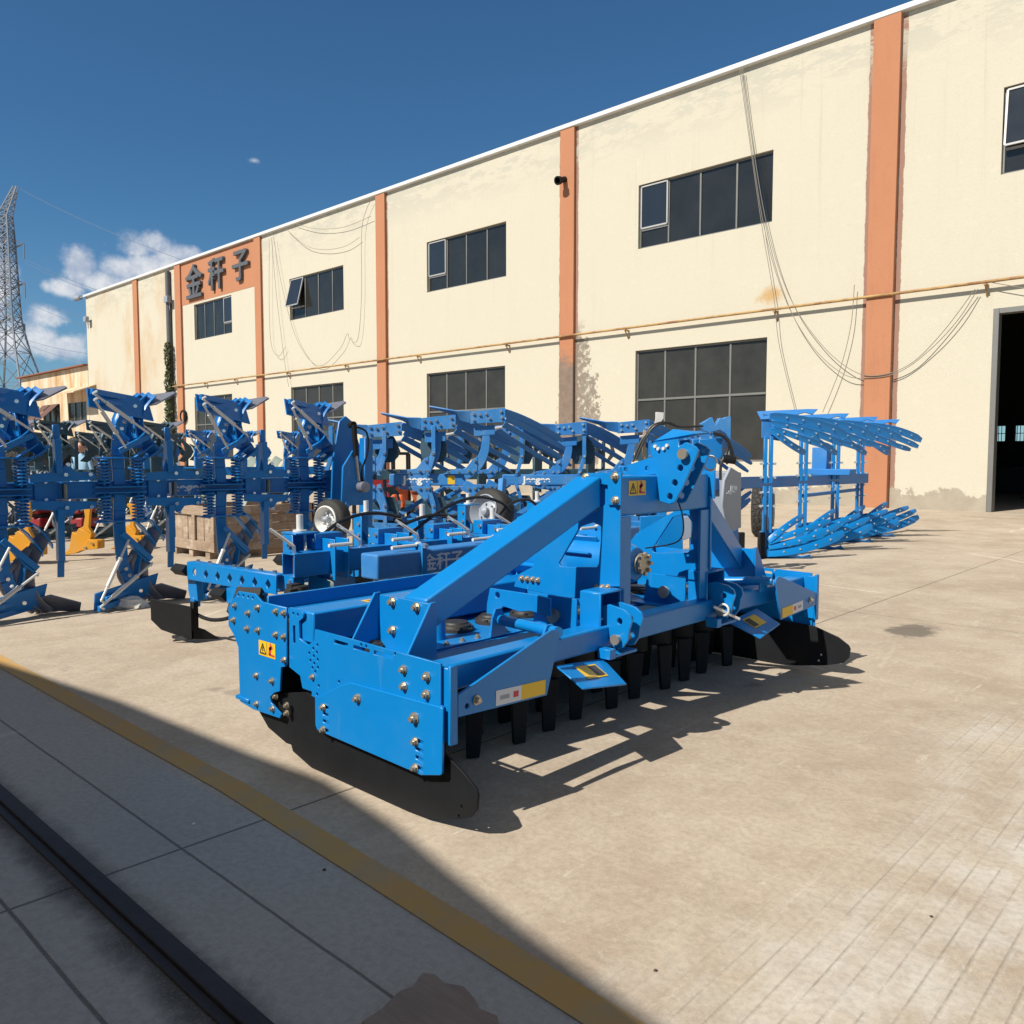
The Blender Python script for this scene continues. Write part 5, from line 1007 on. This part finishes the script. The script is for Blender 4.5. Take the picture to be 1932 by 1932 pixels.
for i in range(9):
    xx = -4.9+.1*i; yy = 3.3+.28*i; k.beam((xx-.35, yy, .42), (xx-.40, yy, .08), .03, .03, EX); k.beam((xx-.40, yy, .08), (xx-.30, yy-.05, .02), .06, .02)
k.build('hoe_tines', 'black_steel', cu, .003)
for i in range(5):
    Yk = 3.0+.62*i; k = MB(); k.prism([(-4.72, Yk, .16), (-4.45, Yk, .16), (-4.40, Yk, .56), (-4.62, Yk, .60)], (0, .014, 0)); k.prism([(-4.72, Yk+.2, .16), (-4.45, Yk+.2, .16), (-4.40, Yk+.2, .56), (-4.62, Yk+.2, .60)], (0, .014, 0)); k.build('unit_plate', 'blue_paint', cu, .002)
    k = MB(); k.lathe((-4.9, Yk+.08, .20), (0, 1, 0), [(0, .04), (.01, .195), (.05, .20), (.06, .19), (.10, .05)], 22); k.build('gauge_wheel', 'rubber', cu)

# ================================================================ other things in the yard
def wheel(name, label, c, r, w_, axis, rim, parent=None):
    t = thing(name, label, 'wheel', tuple(c)); c = V(c); c.z = r; ax_ = V(axis).normalized()
    ty = MB(); ty.lathe(c-ax_*w_/2, ax_, [(0, r*.62), (0.01, r*.86), (w_*.14, r*.97), (w_*.3, r), (w_*.7, r), (w_*.86, r*.97), (w_-.01, r*.86), (w_, r*.62)], 36, False); tyre = ty.build('tyre', 'tread_rubber', t, 0, 50)
    rm = MB(); rm.lathe(c+ax_*w_*.42, ax_, [(-.12, r*.40), (-.1, r*.60), (.045, r*.64), (.055, r*.60), (.0, r*.54), (-.06, r*.44), (-.04, r*.2), (-.04, .001)], 32); rmo = rm.build('rim', rim, t)
    k = MB(); k.lathe(c+ax_*w_*.36, ax_, [(-.05, r*.16), (.06, r*.14), (.075, r*.08), (.08, .001)], 16)
    a = ax_.orthogonal().normalized(); b_ = ax_.cross(a)
    for i in range(6): p = c+ax_*w_*.34+(a*cos(i*pi/3)+b_*sin(i*pi/3))*r*.30; k.cyl(p-ax_*.03, p+ax_*.03, .016, 6)
    k.build('hub', 'grey_paint', t); return t
def wheel_part(parent, c, r, w_, axis, rim):                    # a depth wheel carried by its plough
    c = V(c); ax_ = V(axis).normalized(); ty = MB(); ty.lathe(c-ax_*w_/2, ax_, [(0, r*.62), (.01, r*.86), (w_*.14, r*.97), (w_*.3, r), (w_*.7, r), (w_*.86, r*.97), (w_-.01, r*.86), (w_, r*.62)], 36, False); tyre = ty.build('depth_wheel', 'rubber', parent, 0, 50)
    rm = MB(); rm.lathe(c+ax_*w_*.42, ax_, [(-.10, r*.40), (-.08, r*.60), (.03, r*.68), (.04, r*.63), (.0, r*.55), (-.05, r*.44), (-.03, r*.2), (-.03, .001)], 32); rm.build('rim', rim, tyre)
    k = MB(); k.lathe(c+ax_*w_*.30, ax_, [(-.05, r*.18), (.05, r*.16), (.065, r*.08), (.07, .001)], 14); a = ax_.orthogonal().normalized(); b_ = ax_.cross(a)
    for i in range(6): p = c+ax_*w_*.26+(a*cos(i*pi/3)+b_*sin(i*pi/3))*r*.32; k.cyl(p-ax_*.03, p+ax_*.025, .012, 6)
    k.build('hub', 'grey_paint', tyre)
wc = pd(626, 980, 8.35); wheel_part(pA, wc, .205, .17, (.25, -1, .05), 'white_paint'); k = MB(); k.beam(wc+V((.0, .12, 0)), V((wc.x-.05, wc.y+.25, .95)), .06, .06, (1, 0, 0)); k.build('wheel_arm', 'plough_blue', pA, .004)
wc = pd(925, 968, 9.0); wheel_part(pD, wc, .27, .24, (.1, -1, .28), 'grey_paint'); k = MB(); k.beam(wc+V((.0, .15, 0)), V((wc.x-.1, wc.y+.3, 1.1)), .07, .07, (1, 0, 0)); k.build('wheel_arm', 'sky_blue_paint', pD, .004)
q = gz(1437, 1012); wheel('tractor_wheel', 'deep tread tyre standing behind the grey machine cover beside the fan plough', (q.x, q.y, 0), .47, .34, (.9, .4, 0), 'grey_paint')
for i, (x, y) in enumerate(((72, 846), (165, 850), (245, 850))):
    d = 21; q = pd(x, y, d); r = .52; t_ = wheel('tractor_wheel', ('leftmost', 'middle', 'rightmost')[i]+' big black tyre among the dark teal ploughs at far left', (q.x, q.y, 0), .95, .45, (.7, -.7, 0), 'black_steel')
# wooden crate on its pallet
c0 = V((-11.42, 5.16, 0)); LX, LY, LZ = 1.27, 1.54, .70
cr = thing('wooden_crate', 'weathered open wooden crate on pallet runners behind the nearest plough', 'crate', tuple(c0))
def boards(nm, pts): 
    k = MB()
    for b_ in pts: k.box(*b_)
    return k.build(nm, 'crate_wood', cr, .004)
X0, Y0_ = c0.x, c0.y; zb = .10
rb = random.Random(9); boards('front_panel', [(X0+.02+.155*i, X0+.17+.155*i, Y0_+.03+.008*rb.random(), Y0_+.055, zb+.002, LZ-.01-.02*rb.random()) for i in range(8)]); boards('front_frame', [(X0, X0+LX, Y0_, Y0_+.028, zb, zb+.13), (X0, X0+LX, Y0_, Y0_+.028, LZ-.13, LZ), (X0, X0+.10, Y0_, Y0_+.028, zb+.131, LZ-.131), (X0+LX-.10, X0+LX, Y0_, Y0_+.028, zb+.131, LZ-.131), (X0+LX*.52, X0+LX*.52+.08, Y0_, Y0_+.028, zb+.131, LZ-.131)])
boards('side_panel', [(X0+LX-.055, X0+LX-.03-.008*rb.random(), Y0_+.06, Y0_+LY-.056, zb+.002+.117*i, zb+.113+.117*i) for i in range(5)]); boards('side_frame', [(X0+LX-.028, X0+LX, Y0_+.03, Y0_+LY, zb, zb+.11), (X0+LX-.028, X0+LX, Y0_+.03, Y0_+LY, LZ-.11, LZ), (X0+LX-.028, X0+LX, Y0_+.03, Y0_+.13, zb+.111, LZ-.111), (X0+LX-.028, X0+LX, Y0_+LY*.5, Y0_+LY*.5+.09, zb+.111, LZ-.111), (X0+LX-.028, X0+LX, Y0_+LY-.1, Y0_+LY, zb+.111, LZ-.111)])
boards('rear_panel', [(X0, X0+LX, Y0_+LY-.05, Y0_+LY-.02, zb, LZ-.012)]); boards('far_side_panel', [(X0+.002, X0+.03, Y0_+.06, Y0_+LY-.06, zb, LZ-.012)])
for u in (0, .46, .9): boards('pallet_runner', [(X0+.03+u*(LX-.2), X0+.15+u*(LX-.2), Y0_+.02, Y0_+LY-.02, 0, zb-.002)])
k = MB(); rr = random.Random(4)
for i in range(16):
    a = V((X0+.1+rr.random()*1.0, Y0_+.15+rr.random()*1.2, .55+rr.random()*.12)); b_ = a+V((rr.uniform(-.4, .4), rr.uniform(-.3, .3), rr.uniform(.05, .35))); k.beam(a, b_, .06+.05*rr.random(), .02)
tag(k.build('scrap_parts', 'pale_green_paint', None, .003), 'tangle of pale metal offcuts heaped in the wooden crate', 'scrap')
# three yellow subsoiler tools
YS = [(640, 785), (620, 790), (720, 715), (750, 540), (790, 560), (825, 500), (862, 485), (878, 380), (858, 280), (830, 262), (830, 228), (925, 232), (938, 300), (920, 490), (962, 560), (948, 612), (1055, 620), (1055, 705), (870, 722), (780, 760)]
for dx, dy, sc, d, lb in ((-620, 65, 1.18, 11.0, 'leftmost yellow subsoiler leg standing beside the springs of the nearest plough'), (0, 0, 1., 11.4, 'middle yellow subsoiler leg standing free under the nearest plough beam'), (470, -55, .83, 12.3, 'rightmost yellow subsoiler leg standing left of the wooden crate')):
    pts = [Z8(840+dx+(a-840)*sc+(0 if dx else 0), 700+dy+(b_-700)*sc) for a, b_ in YS]; g0 = gz(*pts[0]); d = (g0-CAM).dot(FH)
    P = [pd(*p, d) for p in pts]; o = V((g0.x, g0.y, 0)); t = thing('subsoiler_leg', lb, 'tillage tool', tuple(o), 'yellow subsoiler legs')
    rot = Matrix.Rotation(R(-6), 3, 'Z'); P = [o+rot @ (p-o)*1.0 for p in P]; th_ = (rot @ FH)*.05
    sh_ = [P[i] for i in (5, 6, 7, 8, 9, 10, 11, 12, 13, 14)]; MB().prism(sh_, th_).build('shank', 'yellow_paint', t, .006)
    ft = [P[i] for i in (0, 1, 2, 3, 4, 5, 14, 15, 16, 17, 18, 19)]; MB().prism([p-th_*.5 for p in ft], th_*2.2).build('foot', 'yellow_paint', t, .006)
    wl_ = [P[i] for i in (18, 15, 16, 17)]; f_ = MB().prism([p-th_*1.6 for p in wl_], th_*.9).build('side_wing', 'yellow_paint', t, .005)
    nuts(f_, [wl_[0].lerp(wl_[2], u)-th_*1.7 for u in (.3, .7)], -(rot @ FH), 1.3)
# dark red rotary machines behind the near plough
for x0, x1, lb in ((62, 98, 'left dark red gearbox machine on black skids behind the yellow tools'), (122, 178, 'right dark red gearbox machine on black skids behind the yellow tools')):
    d = 14.5; a = pd(x0, 1000, d); b_ = pd(x1, 1000, d); g0 = (a+b_)/2; w_ = (b_-a).length; t = thing('red_tiller', lb, 'tiller', (g0.x, g0.y, 0), 'dark red tillers')
    fr = Fr((g0.x, g0.y), aF-.3)
    def bx(nm, a0, a1, b0, b1, z0, z1, m_, bev=.03): MB().hexa([fr(a0, b0, z0), fr(a1, b0, z0), fr(a1, b1, z0), fr(a0, b1, z0), fr(a0, b0, z1), fr(a1, b0, z1), fr(a1, b1, z1), fr(a0, b1, z1)]).build(nm, m_, t, bev, 35, 2)
    bx('housing', -w_/2, w_/2, -.2, .2, .12, .30, 'red_paint'); bx('upper_housing', -w_*.42, w_*.42, -.18, .22, .36, .56, 'red_paint'); bx('skid', -w_*.55, w_*.55, -.3, .25, .0, .11, 'black_steel', .01); bx('frame', -w_*.5, w_*.5, -.16, .16, .30, .36, 'black_steel', .01)
    MB().cyl(fr(0, .2, .45), fr(0, .3, .45), .07, 14).build('shaft_cover', 'black_steel', t)
# orange spreader hopper and orange machine arms
d = 11.2; t = thing('spreader_hopper', 'rust orange tapered spreader hopper with pale emblem under the lettered beam', 'hopper', tuple(pd(795, 1000, d))[:2]+(0,))
hp = [pd(*ZC(*q), d) for q in ((1020, 1275), (1335, 1270), (1335, 1400), (1215, 1590), (1130, 1590), (1025, 1370))]
k = MB(); c = sum(hp, V())/6; n = len(hp); bk = [c.lerp(p, .78)+FH*.5 for p in hp]; k.add(hp+bk, [tuple(range(n))[::-1], tuple(range(n, 2*n))]+[(i, (i+1) % n, n+(i+1) % n, n+i) for i in range(n)]); k.build('hopper', 'dark_orange_paint', t, .01)
k = MB(); hq = [p-FH*.03 for p in (hp[0], hp[1], hp[1].lerp(hp[2], .55), hp[0].lerp(hp[5], .8))]; k.prism(hq, FH*.028); k.build('hopper_lid', 'dark_orange_paint', t, .005)
e = pd(*ZC(1165, 1460), d-.012); k = MB(); k.prism([e+rt*a+UP*b_ for a, b_ in ((-.05, -.02), (-.02, -.09), (.02, -.09), (.05, -.02), (.045, .05), (0, .09), (-.045, .05))], FH*.008); k.build('emblem', 'pale_green_paint', t)
k = MB()
for s_ in (-.12, .12): k.beam(pd(800, 940, d+.3)+rt*s_, V((pd(800, 940, d+.3)+rt*s_*2.5).to_tuple()[:2]+(0,)), .05, .05)
k.build('stand', 'black_steel', t)
for i, (q, lb) in enumerate(((((560, 1310), (600, 1290), (650, 1420), (610, 1470), (545, 1540), (515, 1530)), 'leftmost orange seed unit cover under the pale beam'), (((725, 1440), (770, 1385), (810, 1395), (830, 1500), (800, 1470), (765, 1470)), 'orange curved arch cover between two blue posts'), (((850, 1385), (905, 1400), (940, 1500), (930, 1570), (880, 1590), (890, 1480)), 'orange curved cover left of the rust orange hopper'), (((150, 1400), (200, 1370), (245, 1430), (230, 1480), (180, 1470)), 'small orange cover beside the black ram'))):
    P = [pd(*ZC(*a), 11.6) for a in q]; k = MB(); k.prism(P, FH*.16); o = tag(k.build('seeder_cover', 'orange_paint', None, .02, 35, 2), lb, 'cover', 'orange seeder covers')
    g_ = sum(P, V())/len(P); sk = MB().beam(V((g_.x, g_.y, 0))+FH*.1, g_+FH*.1-UP*.05, .05, .05, rt).build('stand', 'black_steel', o)
# grey covered machine behind the headstock
d = 10.6; P = [pd(*Z6(*q), d) for q in ((1200, 900), (1290, 740), (1400, 800), (1440, 810), (1440, 1480), (1250, 1530), (1170, 1200))]
c0_ = pd(1395, 1030, d); t = thing('seed_drill', 'seed drill with tall pale grey cover plates right behind the harrow headstock', 'seed drill', (c0_.x, c0_.y, 0))
rot = Matrix.Rotation(R(40), 3, 'Z'); o = V((c0_.x, c0_.y, 0))+rt*.05; TT = lambda p: o+rot @ (p-o+rt*(.42*(p-o).dot(rt))); P = [TT(p) for p in P]
MB().prism(P, (rot @ FH)*.04).build('cover_plate', 'grey_paint', t, .006)
P2 = [pd(*Z6(*q), d+.25) for q in ((1450, 800), (1520, 790), (1540, 830), (1545, 1250), (1590, 1280), (1590, 1420), (1550, 1430), (1550, 1510), (1465, 1540), (1455, 1200))]
MB().prism([TT(p) for p in P2], (rot @ FH)*.3).build('rear_cover', 'grey_paint', t, .012, 35, 2)
P3 = [pd(*Z6(*q), d+.05) for q in ((1250, 1535), (1440, 1490), (1440, 1790), (1290, 1790))]; MB().prism([TT(p) for p in P3], (rot @ FH)*.5).build('lower_body', 'plough_blue', t, .01)
k = MB(); P4 = [pd(*Z6(*q), d-.03) for q in ((1215, 985), (1265, 970), (1300, 1010), (1350, 985), (1350, 1035), (1215, 1060))]
for i in range(5): k.prism([TT(pd(*Z6(1225+26*i, 1060-10*i+18*(i % 2)), d-.012))+(rot @ rt)*a+UP*b_ for a, b_ in ((0, 0), (.06, 0), (.06, .02+.03*(i % 3)), (0, .02+.03*(i % 3)))], (rot @ FH)*.006)
k.build('worn_lettering', 'letter_pale', t)
for x_ in (1398, 1436):
    g0 = pd(x_, 1030, d+.35); k = MB(); k.beam(V((g0.x, g0.y, 0)), V((g0.x, g0.y, .35)), .08, .08, rt); k.build('stand', 'black_steel', t, .004)
# second headstock with black hoses just behind the harrow's top link
d = 9.2; t = thing('hitch_frame', 'blue hitch frame with black hydraulic hoses looped behind the harrow top link', 'hitch frame', tuple(pd(1300, 1020, d))[:2]+(0,))
P = [pd(*Z6(*q), d) for q in ((950, 210), (1090, 130), (1130, 230), (1180, 140), (1230, 150), (1255, 130), (1320, 120), (1320, 430), (1250, 330), (1180, 290), (1000, 340))]
MB().prism(P, FH*.10).build('top_bracket', 'sky_blue_paint', t, .006)
P = [pd(*Z6(*q), d) for q in ((930, 400), (1085, 395), (1200, 370), (1220, 400), (1210, 620), (1150, 660), (1130, 800), (930, 780))]; MB().prism(P, FH*.05).build('hitch_plate', 'plough_blue', t, .006)
for s_ in (-.5, -.12): g0 = pd(1330, 1030, d+.2)+rt*s_; MB().beam(V((g0.x, g0.y, 0)), V((g0.x, g0.y, 1.55)), .10, .10, rt).build('upright', 'plough_blue', t, .006)
g0 = pd(1330, 1030, d+.2); k = MB(); k.beam(V((g0.x, g0.y, 1.2))-rt*1.0, V((g0.x, g0.y, 1.2))+rt*.0, .1, .1); k.beam(V((g0.x, g0.y, .55))-rt*1.6, V((g0.x, g0.y, .55))+rt*.1, .14, .14); k.build('cross_tube', 'plough_blue', t, .008)
for q in (((1100, 330), (1200, 350), (1280, 430), (1270, 560), (1200, 700), (1190, 900)), ((1120, 345), (1220, 370), (1310, 480), (1340, 620), (1260, 700)), ((1180, 340), (1290, 430), (1330, 560), (1350, 660), (1300, 680)), ((160, 650), (250, 420), (330, 260), (470, 195), (600, 220), (700, 250), (980, 240)), ((120, 680), (220, 430), (320, 300), (450, 215), (560, 200), (640, 240)), ((180, 600), (280, 380), (400, 230), (520, 215))):
    MB().tube(smoothpath([pd(*Z6(*a), d-.05) for a in q], 6), .016 if q[0][0] > 1000 else .012, 7).build('hydraulic_hose', 'hose_black', t)
k = MB(); k.cyl(pd(*Z6(1230, 640), d-.08), pd(*Z6(1370, 660), d-.08), .045, 12); k.build('hose_coupling', 'black_steel', t)
P = [pd(*Z6(*q), d) for q in ((400, 70), (500, 75), (495, 150), (455, 200), (385, 210), (400, 150))]; MB().prism(P, FH*.03).build('sensor_bracket', 'galvanised', t, .003)
MB().beam(pd(*Z6(250, 640), d), pd(*Z6(262, 290), d), .03, .03, FH).build('wooden_slat', 'rope', t)
# white and red machines standing against the wall
def fr_at(x, d, da=0.): p = pd(x, 880, d); return Fr((p.x, p.y), aF+da), p
fr, p = fr_at(505, 19.); t = thing('mower_shell', 'row of pale greenish curved machine shells stored against the factory wall', 'machine', (p.x, p.y, 0))
for i in range(5):
    a = -.55+.28*i; k = MB(); k.sheet([[fr(a+.10*v+.10*sin(u*1.6), -.3*u, .95+.42*sin(.4+u*1.3)-.06*v) for v in (0, .5, 1, 1.6)] for u in (0, .25, .5, .75, 1)], .02); k.build('shell', 'pale_green_paint', t, .003)
k = MB(); k.hexa([fr(-.7, -.3, 0), fr(.8, -.3, 0), fr(.8, .2, 0), fr(-.7, .2, 0), fr(-.7, -.3, .95), fr(.8, -.3, .95), fr(.8, .2, .95), fr(-.7, .2, .95)]); k.build('frame', 'black_steel', t, .02)
for x, d, w_, lb, m1 in ((712, 17., .32, 'red and black compact loader frame seen between the pale curved legs', 'red_paint'), (745, 17.5, .28, 'orange and black compact frame seen between the pale curved legs', 'orange_paint')):
    fr, p = fr_at(x, d, .2); t = thing('compact_machine', lb, 'machine', (p.x, p.y, 0))
    k = MB(); k.hexa([fr(-w_, -.3, .4), fr(w_, -.3, .4), fr(w_, .3, .4), fr(-w_, .3, .4), fr(-w_, -.3, 1.12), fr(w_, -.3, 1.0), fr(w_, .3, 1.0), fr(-w_, .3, 1.12)]); k.build('bonnet', m1, t, .04, 35, 2)
    k = MB()
    for a, b_ in ((-w_, -.28), (w_, -.28), (w_, .28), (-w_, .28)): k.beam(fr(a*1.02, b_*1.1, 0), fr(a*1.0, b_*1.1, 1.42), .05, .05, fr.e1)
    k.beam(fr(-w_, .3, 1.42), fr(w_, .3, 1.42), .06, .06); k.beam(fr(-w_, -.3, 1.42), fr(w_, -.3, 1.42), .06, .06); k.build('roll_frame', 'black_steel', t, .005)
# pebbles and clods
rr = random.Random(21)
for i, (x, y, s_, lb) in enumerate(((612, 1642, .006, 'tiny dark clod on the concrete by the skid of the harrow'), (366, 1556, .007, 'tiny pale pebble on the shaded floor beside the joint'), (1237, 1832, .005, 'tiny dark pebble on the sunlit concrete in front of the harrow'), (1757, 1730, .005, 'tiny dark pebble near the ribbed strip at right'))):
    sb = bmesh.new(); bmesh.ops.create_icosphere(sb, subdivisions=2, radius=s_)
    for v in sb.verts: v.co *= 1+.4*(rr.random()-.5); v.co.z *= .6
    q = gz(x*.8518 if x > 2000 else x, y*.8518 if y > 2000 else y); me = bpy.data.meshes.new('pebble'); sb.to_mesh(me); sb.free(); me.materials.append(M['stone_white' if i == 1 else 'sliver_dark']); o = bpy.data.objects.new('pebble', me); COL.objects.link(o); o.location = (q.x, q.y, s_*.4); tag(o, lb, 'pebble')
# someone standing among the far ploughs, only head and shoulders showing
hd = pd(154, 858, 17.2); B0 = V((hd.x, hd.y, 0))
pr_ = thing('person', 'person in a pale blue shirt with dark hair standing between the far dark teal ploughs', 'person', tuple(B0))
def skin(name, joints, edges, m_, parent):
    me = bpy.data.meshes.new(name); me.from_pydata([tuple(V(j[:3])) for j in joints], edges, []); o = bpy.data.objects.new(name, me); COL.objects.link(o)
    md = o.modifiers.new('skin', 'SKIN'); md.use_smooth_shade = True; o.modifiers.new('sub', 'SUBSURF').levels = 2
    for v, j in zip(me.skin_vertices[0].data, joints): v.radius = (j[3], j[4] if len(j) > 4 else j[3])
    me.skin_vertices[0].data[0].use_root = True; me.materials.append(M[m_]); o.parent = parent; o.modifiers['sub'].render_levels = 2; return o
J = [(0, 0, .88, .15, .11), (0, 0, 1.10, .14, .10), (0, 0, 1.28, .17, .11), (0, 0, 1.36, .065), (0, 0, 1.44, .055), (.09, 0, .82, .085), (.10, -.02, .46, .06), (.10, 0, .07, .045), (.10, -.14, .04, .04), (-.09, 0, .82, .085), (-.10, -.02, .46, .06), (-.10, 0, .07, .045), (-.10, -.14, .04, .04),
     (.18, 0, 1.31, .055), (.23, .02, 1.06, .042), (.22, -.06, .84, .032), (.22, -.08, .75, .03), (-.18, 0, 1.31, .055), (-.23, .02, 1.06, .042), (-.22, -.06, .84, .032), (-.22, -.08, .75, .03)]
EDG = [(0, 1), (1, 2), (2, 3), (3, 4), (0, 5), (5, 6), (6, 7), (7, 8), (0, 9), (9, 10), (10, 11), (11, 12), (2, 13), (13, 14), (14, 15), (15, 16), (2, 17), (17, 18), (18, 19), (19, 20)]
bd_ = skin('body', J, EDG, 'shirt', pr_)
def ball(name, c, r, m_, parent, cut=None):
    sb = bmesh.new(); bmesh.ops.create_uvsphere(sb, u_segments=20, v_segments=14, radius=1)
    for v in sb.verts:
        x_, y_, z_ = v.co; v.co = V((c[0]+x_*r[0]*(1-.18*max(0, -z_)), c[1]+y_*r[1], c[2]+z_*r[2]))
    if cut: bmesh.ops.delete(sb, geom=[v for v in sb.verts if cut(v.co)], context='VERTS')
    me = bpy.data.meshes.new(name); sb.to_mesh(me); sb.free()
    for p in me.polygons: p.use_smooth = True
    me.materials.append(M[m_]); o = bpy.data.objects.new(name, me); COL.objects.link(o); o.parent = parent; return o
ZH = hd.z-1.55
he = ball('head', (0, 0, 1.55), (.078, .098, .118), 'skin', pr_)
ball('hair', (0, .018, 1.575), (.086, .098, .112), 'hair', he, lambda c: c.z < 1.56 and c.y < .03)
ball('nose', (0, -.10, 1.535), (.013, .018, .022), 'skin', he); ball('ear', (.08, .0, 1.545), (.012, .02, .03), 'skin', he); ball('ear', (-.08, .0, 1.545), (.012, .02, .03), 'skin', he)
for s_ in (.03, -.03): ball('eye', (s_, -.088, 1.565), (.011, .009, .007), 'hair', he)
ball('mouth', (0, -.090, 1.49), (.022, .008, .005), 'red_paint', he)
pr_.location = B0; pr_.rotation_euler = (0, 0, .5)

for q in (((205, 1345), (590, 1325), (500, 1450), (330, 1720), (350, 1775), (60, 1775), (205, 1530)), ((610, 1330), (725, 1320), (735, 1780), (410, 1780), (400, 1730), (520, 1450))):
    P = [pd(*Z6(*a), 6.3) for a in q]; MB().prism([p-rt*.0 for p in P], FH*.02).build('unit_side_plate', 'blue_paint', cu, .003)
k = MB(); a = pd(1205, 1030, 6.36); b_ = pd(1350, 1030, 6.36); k.beam(V((a.x, a.y, .42)), V((b_.x, b_.y, .42)), .12, .10); k.beam(V((a.x, a.y, .05)), V((a.x, a.y, .45)), .06, .06, rt); k.beam(V((b_.x, b_.y, .05)), V((b_.x, b_.y, .45)), .06, .06, rt); k.build('unit_frame', 'plough_blue', cu, .004)
P = [pd(*Z6(*a), 6.5) for a in ((735, 1350), (800, 1345), (835, 1370), (835, 1600), (740, 1640))]; MB().prism(P, FH*.02).build('control_box', 'grey_paint', cu, .004)
far_plough('dark teal plough half hidden behind the two middle lettered ploughs', ((690, 13.4), (800, 13.6), (905, 13.8), (1010, 14.0), (1110, 14.2)), (.92, .92, .92, .92, .92), 'teal_paint')
g0 = pd(1010, 900, 12.6); t = thing('disc_frame', 'low dark harrow frame with black discs under the right lettered beam', 'implement', (g0.x, g0.y, 0)); fr = Fr((g0.x, g0.y), aF)
k = MB(); k.beam(fr(-2.4, 0, .62), fr(1.5, 0, .62), .10, .12); k.beam(fr(-2.4, .5, .62), fr(1.5, .5, .62), .10, .12)
for a in (-2.3, -1, .3, 1.4): k.beam(fr(a, 0, .66), fr(a, .5, .66), .08, .08)
k.build('frame', 'teal_paint', t, .006)
for i in range(11): k = MB(); k.beam(fr(-2.2+.34*i, .45, .6), fr(-2.15+.34*i, .5, .3), .05, .04, fr.e1); k.lathe(fr(-2.15+.34*i, .52, .27), fr.e1*.8+fr.e2*.6, [(0, .02), (.02, .2), (.03, .255), (.036, .255), (.03, .2), (.03, .02)], 20); k.build('disc', 'black_steel', t)

# ---------------------------------------------------------------- tidy helper properties
for o in bpy.data.objects:
    if '_o' in o: del o['_o']
